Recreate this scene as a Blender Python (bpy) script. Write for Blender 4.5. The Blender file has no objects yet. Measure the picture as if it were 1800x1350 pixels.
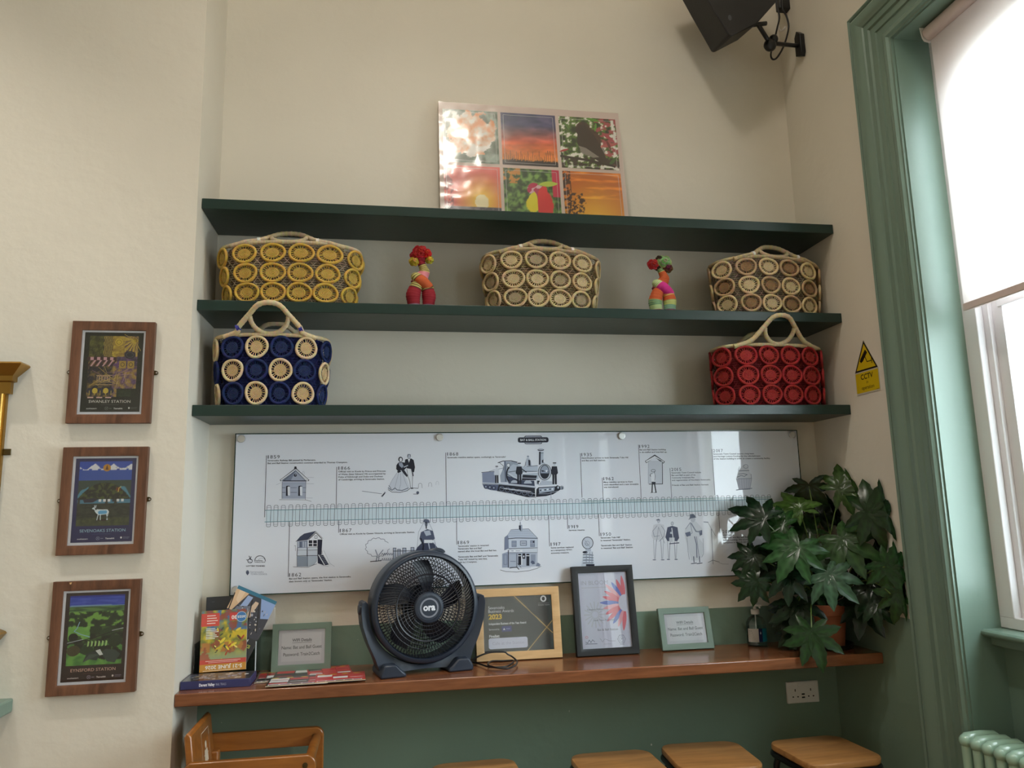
import bpy, math, random
from mathutils import Vector, Matrix, noise
random.seed(7)
R = math.radians
sc = bpy.context.scene

# ---------------------------------------------------------------- camera
F_PX, YAW, PITCH, ROLL = 1324.91, 0.16572, 0.16516, -0.02327
CAM = Vector((0.7097, -3.1888, 1.6))
_f = Vector((math.sin(YAW)*math.cos(PITCH), math.cos(YAW)*math.cos(PITCH), math.sin(PITCH)))
_r = Vector((math.cos(YAW), -math.sin(YAW), 0.0))
_u = _r.cross(_f)
CR = _r*math.cos(ROLL) + _u*math.sin(ROLL)
CU = -_r*math.sin(ROLL) + _u*math.cos(ROLL)
cam_data = bpy.data.cameras.new('camera')
cam_data.sensor_width = 36.0
cam_data.lens = 36.0*F_PX/1800.0
cam_data.clip_start = 0.02
cam = bpy.data.objects.new('camera', cam_data)
sc.collection.objects.link(cam)
cam.matrix_world = Matrix(((CR.x, CU.x, -_f.x, CAM.x), (CR.y, CU.y, -_f.y, CAM.y), (CR.z, CU.z, -_f.z, CAM.z), (0, 0, 0, 1)))
sc.camera = cam

# ---------------------------------------------------------------- world, lamps, exposure
world = bpy.data.worlds.new('overcast_sky'); sc.world = world
world.use_nodes = True
wn = world.node_tree
wn.nodes['Background'].inputs['Color'].default_value = (0.83, 0.92, 1.0, 1)
wn.nodes['Background'].inputs['Strength'].default_value = 19.0
sc.view_settings.view_transform = 'Standard'
sc.view_settings.look = 'None'
sc.view_settings.gamma = 1.0
sc.view_settings.use_curve_mapping = False
sc.view_settings.exposure = 0.12
sc.cycles.use_denoising = True
sc.cycles.max_bounces = 8
sc.cycles.diffuse_bounces = 5
sc.cycles.transparent_max_bounces = 12
sc.cycles.sample_clamp_indirect = 6.0
sc.cycles.caustics_reflective = False
sc.cycles.caustics_refractive = False

def downlight(loc, power, radius, half, blend, color=(1.0, 0.94, 0.85)):
    l = bpy.data.lights.new('ceiling_downlight', 'SPOT'); l.energy = power; l.shadow_soft_size = radius; l.color = color
    l.spot_size = math.radians(half*2); l.spot_blend = blend
    o = bpy.data.objects.new('ceiling_downlight', l); sc.collection.objects.link(o); o.location = loc
    return o
downlight((-1.15, -1.5, 5.1), 155, 0.035, 39, .6)
downlight((0.9, -1.5, 5.1), 112, 0.035, 52, .9)
lamp_ = bpy.data.lights.new('added_fill_lamp', 'POINT'); lamp_.energy = 48; lamp_.shadow_soft_size = .2; lamp_.color = (1.0, .93, .82)  # unseen lamp added to lift the upper walls and put glare on the film
lamp_o = bpy.data.objects.new('added_fill_lamp', lamp_); sc.collection.objects.link(lamp_o); lamp_o.location = (1.05, -2.4, 5.2)
downlight((-0.6, -4.4, 5.1), 150, 0.05, 50, .5)  # unseen lamp added as fill over the near part of the room

def portal(y0, y1, z0, z1, x):
    l = bpy.data.lights.new('window_daylight', 'AREA'); l.shape = 'RECTANGLE'
    l.size = abs(y1-y0); l.size_y = z1-z0; l.cycles.is_portal = True
    o = bpy.data.objects.new('window_daylight', l); sc.collection.objects.link(o)
    o.location = (x, (y0+y1)/2, (z0+z1)/2)
    # local -Z must point to -X (into the room); local X along world Y
    o.matrix_world = Matrix(((0, 0, 1, x), (1, 0, 0, (y0+y1)/2), (0, 1, 0, (z0+z1)/2), (0, 0, 0, 1)))
WINS = [(-0.788, -1.98), (-3.30, -4.49), (-4.95, -6.1)]  # first window is seen; the two behind the camera are added for fill light
for a, b in WINS:
    portal(a, b, 1.15, 3.4, 3.02)

# ---------------------------------------------------------------- helpers
AL_W, AL_D, SH_D, CT_D = 2.65, 0.3507, 0.2904, 0.3454
S1, S2, S3, CZ, DADO = 2.8112, 2.4073, 2.007, 1.0082, 1.1604
CEIL = 5.5

def at(px, py, ax, val):
    d = _f + CR*((px-900)/F_PX) - CU*((py-675)/F_PX)
    t = (val-CAM[ax])/d[ax]
    return CAM + d*t

def lin(c):
    return c/12.92 if c <= 0.04045 else ((c+0.055)/1.055)**2.4
def col(h):
    if isinstance(h, (tuple, list)): return tuple(lin(x/255.0) for x in h[:3])
    h = h.lstrip('#'); return tuple(lin(int(h[i:i+2], 16)/255.0) for i in (0, 2, 4))

class MB:
    def __init__(s): s.v = []; s.f = []; s.c = []; s.col = (0.8, 0.8, 0.8); s.used = False
    def setcol(s, c): s.col = col(c) if not (isinstance(c, tuple) and max(c) <= 1.0) else c; s.used = True; return s
    def add(s, vs, fs, c=None):
        n = len(s.v); s.v += [Vector(v) for v in vs]; s.f += [tuple(i+n for i in f) for f in fs]
        s.c += ([s.col]*len(vs) if c is None else c)
    def box(s, x0, x1, y0, y1, z0, z1, M=None):
        vs = [Vector((x, y, z)) for x in (x0, x1) for y in (y0, y1) for z in (z0, z1)]
        if M: vs = [M@v for v in vs]
        s.add(vs, [(0, 1, 3, 2), (4, 6, 7, 5), (0, 4, 5, 1), (2, 3, 7, 6), (0, 2, 6, 4), (1, 5, 7, 3)])
    def quad(s, a, b, c, d): s.add([a, b, c, d], [(0, 1, 2, 3)])
    def prism(s, pts, h0, h1, M=None):
        """pts: 2D outline (x,z) ccw; extruded along y h0..h1"""
        n = len(pts); vs = [Vector((p[0], h0, p[1])) for p in pts]+[Vector((p[0], h1, p[1])) for p in pts]
        if M: vs = [M@v for v in vs]
        s.add(vs, [tuple(range(n)), tuple(range(2*n-1, n-1, -1))]+[(i, i+n, (i+1) % n+n, (i+1) % n) for i in range(n)])
    def tube(s, path, rad, seg=8, closed=False, caps=True, cols=None, squash=None):
        path = [Vector(p) for p in path]; n = len(path)
        rads = rad if isinstance(rad, (list, tuple)) else [rad]*n
        T = []
        for i in range(n):
            a = path[(i-1) % n] if (closed or i > 0) else path[i]
            b = path[(i+1) % n] if (closed or i < n-1) else path[i]
            t = (b-a); T.append(t.normalized() if t.length > 1e-9 else Vector((0, 0, 1)))
        ref = Vector((0, 0, 1)) if abs(T[0].z) < .9 else Vector((1, 0, 0))
        N = (ref - T[0]*ref.dot(T[0])).normalized(); vs = []; cs = []
        for i in range(n):
            N = (N - T[i]*N.dot(T[i])); N = N.normalized() if N.length > 1e-6 else T[i].orthogonal().normalized()
            B = T[i].cross(N)
            for k in range(seg):
                a = 2*math.pi*k/seg
                vs.append(path[i] + (N*math.cos(a)+B*math.sin(a))*rads[i]); cs.append(cols[i] if cols else s.col)
        fs = []; m = n if closed else n-1
        for i in range(m):
            j = (i+1) % n
            for k in range(seg): fs.append((i*seg+k, i*seg+(k+1) % seg, j*seg+(k+1) % seg, j*seg+k))
        if caps and not closed:
            fs.append(tuple(range(seg-1, -1, -1))); fs.append(tuple((n-1)*seg+k for k in range(seg)))
        if cols: s.used = True
        s.add(vs, fs, cs)
    def lathe(s, prof, seg=32, M=None, cols=None, sx=1, sy=1, caps=True):
        """prof: (r,z) list, axis z"""
        vs = []; cs = []
        for j, (r, z) in enumerate(prof):
            for k in range(seg):
                a = 2*math.pi*k/seg; v = Vector((r*math.cos(a)*sx, r*math.sin(a)*sy, z)); vs.append(M@v if M else v); cs.append(cols[j] if cols else s.col)
        fs = []
        for j in range(len(prof)-1):
            for k in range(seg): fs.append((j*seg+k, j*seg+(k+1) % seg, (j+1)*seg+(k+1) % seg, (j+1)*seg+k))
        if caps and prof[0][0] > 1e-6: fs.append(tuple(range(seg-1, -1, -1)))
        if caps and prof[-1][0] > 1e-6: fs.append(tuple((len(prof)-1)*seg+k for k in range(seg)))
        if cols: s.used = True
        s.add(vs, fs, cs)
    def sphere(s, c, r, seg=12, rings=8, sc3=(1, 1, 1)):
        c = Vector(c)
        prof = [(max(1e-7, r*math.sin(math.pi*j/rings)), -r*math.cos(math.pi*j/rings)) for j in range(rings+1)]
        M = Matrix.Translation(c) @ Matrix.Diagonal((sc3[0], sc3[1], sc3[2], 1)); s.lathe(prof, seg, M)

WM = {}
def link(o, parent=None, local=None):
    sc.collection.objects.link(o)
    local = local or Matrix.Identity(4)
    if parent: o.parent = parent; WM[o] = WM[parent] @ local
    else: WM[o] = local
    o.matrix_local = local
    return o

def obj(name, mb, mat, parent=None, bevel=0, world=True, smooth=30, subsurf=0):
    me = bpy.data.meshes.new(name)
    vs = mb.v
    if parent and world:
        Mi = WM[parent].inverted(); vs = [Mi@v for v in vs]
    loc = Matrix.Identity(4)
    me.from_pydata([tuple(v) for v in vs], [], mb.f); me.update()
    if mb.used:
        a = me.color_attributes.new('Col', 'FLOAT_COLOR', 'POINT')
        a.data.foreach_set('color', [x for c in mb.c for x in (c[0], c[1], c[2], 1.0)])
    if mat: me.materials.append(mat)
    if smooth:
        me.shade_smooth()
        try: me.set_sharp_from_angle(angle=R(smooth))
        except Exception: pass
    o = bpy.data.objects.new(name, me)
    link(o, parent, loc)
    if bevel:
        m = o.modifiers.new('bevel', 'BEVEL'); m.width = bevel; m.segments = 2; m.limit_method = 'ANGLE'; m.angle_limit = R(40); m.harden_normals = False
    if subsurf:
        m = o.modifiers.new('sub', 'SUBSURF'); m.levels = subsurf; m.render_levels = subsurf
    return o

def thing(name, label, cat, loc=(0, 0, 0), rot=(0, 0, 0), group=None):
    o = bpy.data.objects.new(name, None); o.empty_display_size = 0.05
    M = Matrix.Translation(Vector(loc)) @ Matrix.Rotation(rot[2], 4, 'Z') @ Matrix.Rotation(rot[1], 4, 'Y') @ Matrix.Rotation(rot[0], 4, 'X')
    link(o, None, M); tag(o, label, cat, group)
    return o
def tag(o, label=None, cat=None, group=None, kind=None):
    if label: o['label'] = label
    if cat: o['category'] = cat
    if group: o['group'] = group
    if kind: o['kind'] = kind
    return o
def struct(name, mb, mat, parent=None, **k):
    o = obj(name, mb, mat, parent, **k)
    if not parent: o['kind'] = 'structure'
    return o

# ---------------------------------------------------------------- materials
def newmat(name):
    m = bpy.data.materials.new(name); m.use_nodes = True
    return m, m.node_tree, m.node_tree.nodes['Principled BSDF']
def plain(name, c, rough=.5, metal=0, bump=0, bscale=60, spec=.5, var=0, vscale=4, coat=0):
    m, nt, p = newmat(name); c = col(c) if not (isinstance(c, tuple) and max(c) <= 1.0) else c
    p.inputs['Base Color'].default_value = (*c, 1); p.inputs['Roughness'].default_value = rough
    p.inputs['Metallic'].default_value = metal; p.inputs['Specular IOR Level'].default_value = spec
    p.inputs['Coat Weight'].default_value = coat
    tc = nt.nodes.new('ShaderNodeTexCoord')
    if bump:
        n = nt.nodes.new('ShaderNodeTexNoise'); n.inputs['Scale'].default_value = bscale; n.inputs['Detail'].default_value = 6
        b = nt.nodes.new('ShaderNodeBump'); b.inputs['Strength'].default_value = bump; b.inputs['Distance'].default_value = .01
        nt.links.new(tc.outputs['Object'], n.inputs['Vector']); nt.links.new(n.outputs['Fac'], b.inputs['Height']); nt.links.new(b.outputs['Normal'], p.inputs['Normal'])
    if var:
        n = nt.nodes.new('ShaderNodeTexNoise'); n.inputs['Scale'].default_value = vscale; n.inputs['Detail'].default_value = 5
        mx = nt.nodes.new('ShaderNodeMix'); mx.data_type = 'RGBA'
        mx.inputs[6].default_value = (*[x*(1-var) for x in c], 1); mx.inputs[7].default_value = (*[min(1, x*(1+var)) for x in c], 1)
        nt.links.new(tc.outputs['Object'], n.inputs['Vector']); nt.links.new(n.outputs['Fac'], mx.inputs[0]); nt.links.new(mx.outputs[2], p.inputs['Base Color'])
    return m
def vcol(name, rough=.6, spec=.4, bump=0, bscale=300, coat=0, metal=0):
    m, nt, p = newmat(name); a = nt.nodes.new('ShaderNodeVertexColor'); a.layer_name = 'Col'
    nt.links.new(a.outputs['Color'], p.inputs['Base Color']); p.inputs['Roughness'].default_value = rough
    p.inputs['Specular IOR Level'].default_value = spec; p.inputs['Coat Weight'].default_value = coat; p.inputs['Coat Roughness'].default_value = .05
    p.inputs['Metallic'].default_value = metal
    if bump:
        tc = nt.nodes.new('ShaderNodeTexCoord'); n = nt.nodes.new('ShaderNodeTexNoise'); n.inputs['Scale'].default_value = bscale
        b = nt.nodes.new('ShaderNodeBump'); b.inputs['Strength'].default_value = bump; b.inputs['Distance'].default_value = .003
        nt.links.new(tc.outputs['Object'], n.inputs['Vector']); nt.links.new(n.outputs['Fac'], b.inputs['Height']); nt.links.new(b.outputs['Normal'], p.inputs['Normal'])
    return m
def wood(name, c1, c2, rough=.4, axis='X', scale=6, ring=12, coat=0, bump=.05):
    m, nt, p = newmat(name); tc = nt.nodes.new('ShaderNodeTexCoord'); mp = nt.nodes.new('ShaderNodeMapping')
    s = [scale*3]*3; s['XYZ'.index(axis)] = scale*.35; mp.inputs['Scale'].default_value = s
    n = nt.nodes.new('ShaderNodeTexNoise'); n.inputs['Scale'].default_value = 1.3; n.inputs['Detail'].default_value = 8; n.inputs['Distortion'].default_value = .9
    w = nt.nodes.new('ShaderNodeTexNoise'); w.inputs['Scale'].default_value = 9; w.inputs['Detail'].default_value = 4
    ad = nt.nodes.new('ShaderNodeMath'); ad.operation = 'MULTIPLY_ADD'; ad.inputs[1].default_value = .35
    rp = nt.nodes.new('ShaderNodeValToRGB'); rp.color_ramp.elements[0].position = .35; rp.color_ramp.elements[1].position = .85
    rp.color_ramp.elements[0].color = (*col(c1), 1); rp.color_ramp.elements[1].color = (*col(c2), 1)
    nt.links.new(tc.outputs['Object'], mp.inputs['Vector']); nt.links.new(mp.outputs[0], n.inputs['Vector']); nt.links.new(mp.outputs[0], w.inputs['Vector'])
    nt.links.new(w.outputs['Fac'], ad.inputs[0]); nt.links.new(n.outputs['Fac'], ad.inputs[2]); nt.links.new(ad.outputs[0], rp.inputs[0])
    nt.links.new(rp.outputs[0], p.inputs['Base Color']); p.inputs['Roughness'].default_value = rough; p.inputs['Coat Weight'].default_value = coat; p.inputs['Coat Roughness'].default_value = .12
    b = nt.nodes.new('ShaderNodeBump'); b.inputs['Strength'].default_value = bump; b.inputs['Distance'].default_value = .004
    nt.links.new(n.outputs['Fac'], b.inputs['Height']); nt.links.new(b.outputs['Normal'], p.inputs['Normal'])
    return m
def thin_glass(name, tint=(1, 1, 1), refl=.5, rough=.01, bump=0, bscale=20, base=0.04):
    m, nt, p = newmat(name); nt.nodes.remove(p); out = nt.nodes['Material Output']
    t = nt.nodes.new('ShaderNodeBsdfTransparent'); t.inputs[0].default_value = (*tint, 1)
    g = nt.nodes.new('ShaderNodeBsdfGlossy'); g.inputs['Roughness'].default_value = rough
    fr = nt.nodes.new('ShaderNodeLayerWeight'); fr.inputs[0].default_value = .25
    mr = nt.nodes.new('ShaderNodeMapRange'); mr.inputs['To Min'].default_value = base; mr.inputs['To Max'].default_value = refl
    mx = nt.nodes.new('ShaderNodeMixShader')
    nt.links.new(fr.outputs['Fresnel'], mr.inputs[0]); nt.links.new(mr.outputs[0], mx.inputs[0])
    nt.links.new(t.outputs[0], mx.inputs[1]); nt.links.new(g.outputs[0], mx.inputs[2]); nt.links.new(mx.outputs[0], out.inputs[0])
    if bump:
        tc = nt.nodes.new('ShaderNodeTexCoord'); n = nt.nodes.new('ShaderNodeTexNoise'); n.inputs['Scale'].default_value = bscale; n.inputs['Detail'].default_value = 4; n.inputs['Distortion'].default_value = 1.5
        b = nt.nodes.new('ShaderNodeBump'); b.inputs['Strength'].default_value = bump; b.inputs['Distance'].default_value = .02
        nt.links.new(tc.outputs['Object'], n.inputs['Vector']); nt.links.new(n.outputs['Fac'], b.inputs['Height']); nt.links.new(b.outputs['Normal'], g.inputs['Normal'])
    return m

CREAM = (218, 211, 197); GREENW = (116, 138, 122)
def wallmat(name, two_tone):
    m, nt, p = newmat(name); tc = nt.nodes.new('ShaderNodeNewGeometry')
    n = nt.nodes.new('ShaderNodeTexNoise'); n.inputs['Scale'].default_value = 14; n.inputs['Detail'].default_value = 8
    n2 = nt.nodes.new('ShaderNodeTexNoise'); n2.inputs['Scale'].default_value = 2.2; n2.inputs['Detail'].default_value = 5
    b = nt.nodes.new('ShaderNodeBump'); b.inputs['Strength'].default_value = .22; b.inputs['Distance'].default_value = .012
    nt.links.new(tc.outputs['Position'], n.inputs['Vector']); nt.links.new(tc.outputs['Position'], n2.inputs['Vector'])
    nt.links.new(n.outputs['Fac'], b.inputs['Height']); nt.links.new(b.outputs['Normal'], p.inputs['Normal'])
    def tones(c):
        mx = nt.nodes.new('ShaderNodeMix'); mx.data_type = 'RGBA'; c = col(c)
        mx.inputs[6].default_value = (*[x*.94 for x in c], 1); mx.inputs[7].default_value = (*[min(1, x*1.05) for x in c], 1)
        nt.links.new(n2.outputs['Fac'], mx.inputs[0]); return mx.outputs[2]
    a = tones(CREAM); p.inputs['Roughness'].default_value = .75; p.inputs['Specular IOR Level'].default_value = .3
    if two_tone:
        g = tones(GREENW)
        # small chips where the green paint has flaked to white plaster
        v = nt.nodes.new('ShaderNodeTexNoise'); v.inputs['Scale'].default_value = 26; v.inputs['Detail'].default_value = 3
        nt.links.new(tc.outputs['Position'], v.inputs['Vector'])
        th = nt.nodes.new('ShaderNodeMath'); th.operation = 'GREATER_THAN'; th.inputs[1].default_value = .755; nt.links.new(v.outputs['Fac'], th.inputs[0])
        ch = nt.nodes.new('ShaderNodeMix'); ch.data_type = 'RGBA'; ch.inputs[7].default_value = (*col((205, 205, 195)), 1)
        nt.links.new(th.outputs[0], ch.inputs[0]); nt.links.new(g, ch.inputs[6])
        sp = nt.nodes.new('ShaderNodeSeparateXYZ'); nt.links.new(tc.outputs['Position'], sp.inputs[0])
        cp = nt.nodes.new('ShaderNodeMath'); cp.operation = 'GREATER_THAN'; cp.inputs[1].default_value = DADO; nt.links.new(sp.outputs['Z'], cp.inputs[0])
        mm = nt.nodes.new('ShaderNodeMix'); mm.data_type = 'RGBA'
        nt.links.new(cp.outputs[0], mm.inputs[0]); nt.links.new(ch.outputs[2], mm.inputs[6]); nt.links.new(a, mm.inputs[7]); nt.links.new(mm.outputs[2], p.inputs['Base Color'])
    else:
        nt.links.new(a, p.inputs['Base Color'])
    return m
M_WALL = wallmat('cream_plaster', False); M_WALL2 = wallmat('cream_over_green_plaster', True)
M_SAGE = plain('sage_gloss_paint', (112, 134, 121), .38, bump=.06, bscale=25, var=.05)
M_SHELF = plain('dark_green_paint', (22, 47, 41), .36, bump=.05, bscale=30)
M_COUNTER = wood('mahogany', (84, 47, 29), (142, 89, 57), .25, 'X', 5, coat=.3)
M_OAK = wood('pale_oak', (190, 148, 100), (216, 178, 128), .5, 'X', 8)
M_POSTERWOOD = wood('brown_rustic_wood', (68, 44, 31), (118, 78, 55), .5, 'Z', 7, bump=.3)
M_SEAT = wood('light_oak_seat', (138, 92, 50), (186, 134, 80), .35, 'X', 7, coat=.2)
M_HC = wood('honey_varnished_wood', (112, 64, 22), (158, 98, 42), .3, 'X', 5, coat=.4)
M_WHITE = plain('white_gloss_paint', (226, 224, 226), .35, bump=.05, bscale=20)
M_PLASTICW = plain('white_plastic', (228, 226, 222), .35)
M_BLACK = plain('black_plastic', (18, 19, 22), .45)
M_BLACKMETAL = plain('black_metal', (16, 17, 20), .35, metal=.0)
M_FAN = plain('slate_plastic', (38, 46, 60), .38)
M_FAND = plain('dark_slate_plastic', (22, 25, 36), .4)
M_STEEL = plain('brushed_steel', (214, 214, 214), .38, metal=1)
M_BRASS = plain('brass', (176, 138, 70), .3, metal=1, var=.12, vscale=9)
M_DBRASS = plain('aged_brass', (96, 84, 58), .4, metal=1)
M_GREENF = plain('sage_frame_paint', (110, 131, 118), .45, bump=.05)
M_PRINT = vcol('printed_ink', .45, .4)
M_GPRINT = vcol('gloss_print', .3, .5, coat=.5)
M_PRINTB = vcol('board_ink', .35, .4)
M_GLASS = thin_glass('picture_glass', refl=.5, base=.03)
M_WGLASS = thin_glass('window_glass', (.95, .98, .97), refl=.5)
M_ACRYL = thin_glass('clear_acrylic', (.92, .94, .95), refl=.8, base=.07)
M_TERRA = plain('terracotta', (176, 104, 72), .8, bump=.15, bscale=80, var=.12, vscale=12)
M_SOIL = plain('potting_soil', (40, 30, 22), .95, bump=.8, bscale=90)
M_STRAW = vcol('woven_straw', .75, .3, bump=.6, bscale=420)
M_FABRIC = vcol('wrapped_fabric', .7, .3, bump=.3, bscale=300)

# ---------------------------------------------------------------- printed art: flat ink layers on a real surface
_tc = {}
def text_geo(s, bold=0.0, spacing=1.0):
    k = (s, bold, spacing)
    if k in _tc: return _tc[k]
    cu = bpy.data.curves.new('t', 'FONT'); cu.body = s; cu.size = 1.0; cu.offset = bold; cu.resolution_u = 3; cu.space_character = spacing
    o = bpy.data.objects.new('t', cu); sc.collection.objects.link(o)
    dg = bpy.context.evaluated_depsgraph_get(); dg.update()
    me = bpy.data.meshes.new_from_object(o.evaluated_get(dg))
    vs = [(v.co.x, v.co.y) for v in me.vertices]; fs = [tuple(p.vertices) for p in me.polygons]
    bpy.data.objects.remove(o); bpy.data.curves.remove(cu); bpy.data.meshes.remove(me)
    xs = [v[0] for v in vs] or [0, 1]
    _tc[k] = (vs, fs, min(xs), max(xs)); return _tc[k]

class Art:
    """ink on a plane: map(x,y)->3D point, normal n"""
    def __init__(s, fmap, n, d0=.0004, dz=6e-6):
        s.map = fmap; s.n = Vector(n).normalized(); s.mb = MB(); s.z = d0; s.dz = dz; s.last = None
    def _p(s, p): return s.map(p[0], p[1]) + s.n*s.z
    def _c(s, c):
        if c != s.last: s.z += s.dz; s.last = c
        s.mb.setcol(c)
    def poly(s, pts, c):
        s._c(c); s.mb.add([s._p(p) for p in pts], [tuple(range(len(pts)))])
    def fan(s, pts, c):
        s._c(c); n = len(pts); cx = sum(p[0] for p in pts)/n; cy = sum(p[1] for p in pts)/n
        s.mb.add([s._p((cx, cy))]+[s._p(p) for p in pts], [(0, i+1, (i+1) % n+1) for i in range(n)])
    def rect(s, x0, y0, x1, y1, c): s.poly([(x0, y0), (x1, y0), (x1, y1), (x0, y1)], c)
    def frame(s, x0, y0, x1, y1, w, c): s.line([(x0, y0), (x1, y0), (x1, y1), (x0, y1), (x0, y0)], w, c)
    def line(s, pts, w, c, closed=False):
        s._c(c)
        if closed: pts = list(pts)+[pts[0]]
        for a, b in zip(pts[:-1], pts[1:]):
            dx, dy = b[0]-a[0], b[1]-a[1]; L = math.hypot(dx, dy)
            if L < 1e-9: continue
            nx, ny = -dy/L*w/2, dx/L*w/2; ex, ey = dx/L*w*.3, dy/L*w*.3
            q = [(a[0]-ex+nx, a[1]-ey+ny), (a[0]-ex-nx, a[1]-ey-ny), (b[0]+ex-nx, b[1]+ey-ny), (b[0]+ex+nx, b[1]+ey+ny)]
            s.mb.add([s._p(p) for p in q], [(0, 1, 2, 3)])
    def ell(s, cx, cy, rx, ry, c, n=20, rot=0, a0=0, a1=360, w=None):
        ca, sa = math.cos(R(rot)), math.sin(R(rot))
        pts = []
        for i in range(n+1):
            a = R(a0+(a1-a0)*i/n); x, y = rx*math.cos(a), ry*math.sin(a); pts.append((cx+x*ca-y*sa, cy+x*sa+y*ca))
        if w: s.line(pts, w, c)
        else: s.fan(pts[:-1] if a1-a0 >= 360 else pts, c)
    def text(s, t, x, y, h, c, width=None, align='L', rot=0, bold=0.0, flipy=1, maxw=None, mirror=False):
        """h = cap height; flipy=-1 when the map's y runs downward"""
        vs, fs, x0, x1 = text_geo(t, bold); k = h/0.69; kx = k
        if width: kx = width/(x1-x0)
        ox = {'L': 0, 'C': -(x0+x1)/2*kx, 'R': -x1*kx}[align]
        if align == 'L': ox = -x0*kx
        ca, sa = math.cos(R(rot)), math.sin(R(rot)); s._c(c); P = []
        for vx, vy in vs:
            a, b = vx*kx+ox, vy*k*flipy
            P.append(s._p((x+a*ca-b*sa, y+a*sa+b*ca)))
        s.mb.add(P, fs)
    def raster(s, x0, y0, x1, y1, nx, ny, fn):
        """fn(u,v) u right v from y0 to y1 -> rgb 0..255"""
        s.z += s.dz; s.last = None; vs = []; cs = []
        for j in range(ny+1):
            for i in range(nx+1):
                u, v = i/nx, j/ny; vs.append(s._p((x0+(x1-x0)*u, y0+(y1-y0)*v))); c = fn(u, v); cs.append(tuple(lin(max(0, min(255, q))/255) for q in c))
        fs = [(j*(nx+1)+i, j*(nx+1)+i+1, (j+1)*(nx+1)+i+1, (j+1)*(nx+1)+i) for j in range(ny) for i in range(nx)]
        s.mb.used = True; s.mb.add(vs, fs, cs)
    def build(s, name, mat, parent): return obj(name, s.mb, mat, parent, smooth=0)

def nz(x, y, z=0.0, oct=4): return noise.fractal(Vector((x, y, z)), 1.0, 2.0, oct)   # ~ -1..1
def mixc(a, b, t): t = max(0, min(1, t)); return tuple(a[i]+(b[i]-a[i])*t for i in range(3))
# ================================================================ ROOM SHELL
ROOM_Y, ROOM_X = -6.2, -4.2
m = MB(); m.box(ROOM_X-.2, 3.4, ROOM_Y-.2, .25, -.12, 0)
struct('floor', m, wood('floor_boards', (96, 70, 46), (150, 116, 80), .45, 'Y', 3))
m = MB(); m.box(ROOM_X-.2, 3.4, ROOM_Y-.2, .25, CEIL, CEIL+.12)
struct('ceiling', m, plain('ceiling_paint', (236, 232, 222), .8))
m = MB(); m.box(0, AL_W, 0, .2, 0, CEIL)
struct('wall_back', m, M_WALL2)
m = MB(); m.box(ROOM_X, 0, -AL_D, .2, 0, CEIL)
struct('wall_front_left', m, M_WALL)
m = MB(); m.box(ROOM_X-.2, ROOM_X, ROOM_Y, .2, 0, CEIL)
struct('wall_left', m, M_WALL)
m = MB(); m.box(ROOM_X-.2, 3.0, ROOM_Y-.2, ROOM_Y, 0, CEIL)
struct('wall_rear', m, M_WALL)
# right wall with deep window recesses that run to the floor, the rear two added for fill
HEAD, SILL = 3.383, 1.155
mw = MB(); cuts = [0.2] ; prev = 0.2
for (a, b) in WINS:
    mw.box(AL_W, 3.0, a, prev, 0, CEIL); mw.box(AL_W, 3.0, b, a, HEAD, CEIL); prev = b
mw.box(AL_W, 3.0, ROOM_Y, prev, 0, CEIL)
struct('wall_right', mw, M_WALL2, smooth=0)

def opening(y0, y1, inset, z0, zspring, rise, n=16):
    """segment-headed outline in (y,z), from bottom at y0 side, up, over and down"""
    ya, yb = y0-inset, y1+inset; pts = [(ya, z0), (ya, zspring)]
    cy = (ya+yb)/2; hw = (ya-yb)/2
    for i in range(1, n):
        t = math.pi*i/n; pts.append((cy+hw*math.copysign(abs(math.cos(t))**.62, math.cos(t)), zspring+rise*abs(math.sin(t))**.62))
    pts += [(yb, zspring), (yb, z0)]
    return pts
def ring(mb, inner, y0, y1, z0, z1, x0, x1):
    """flat plate x0..x1 between an outer rectangle and the inner outline"""
    outer = []
    n = len(inner)
    for i, (y, z) in enumerate(inner):
        if i == 0: outer.append((y0, z0))
        elif i == n-1: outer.append((y1, z0))
        elif i == 1: outer.append((y0, z))
        elif i == n-2: outer.append((y1, z))
        else:
            t = (i-1)/(n-3); P = (z1-inner[1][1]); Wd = y0-y1; L = 2*P+Wd; s = t*L
            if s <= P: outer.append((y0, inner[1][1]+s))
            elif s <= P+Wd: outer.append((y0-(s-P), z1))
            else: outer.append((y1, z1-(s-P-Wd)))
    vs = []
    for x in (x0, x1):
        vs += [(x, p[0], p[1]) for p in inner]+[(x, p[0], p[1]) for p in outer]
    fs = []
    for i in range(n):
        j = (i+1) % n
        if i == n-1: continue
        fs += [(i, j, n+j, n+i), (2*n+i, 3*n+i, 3*n+j, 2*n+j), (i, 2*n+i, 2*n+j, j)]
        fs += [(n+i, n+j, 3*n+j, 3*n+i)]
    mb.add(vs, fs)
M_OUT = plain('outside_masonry', (206, 202, 194), .9)
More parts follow.
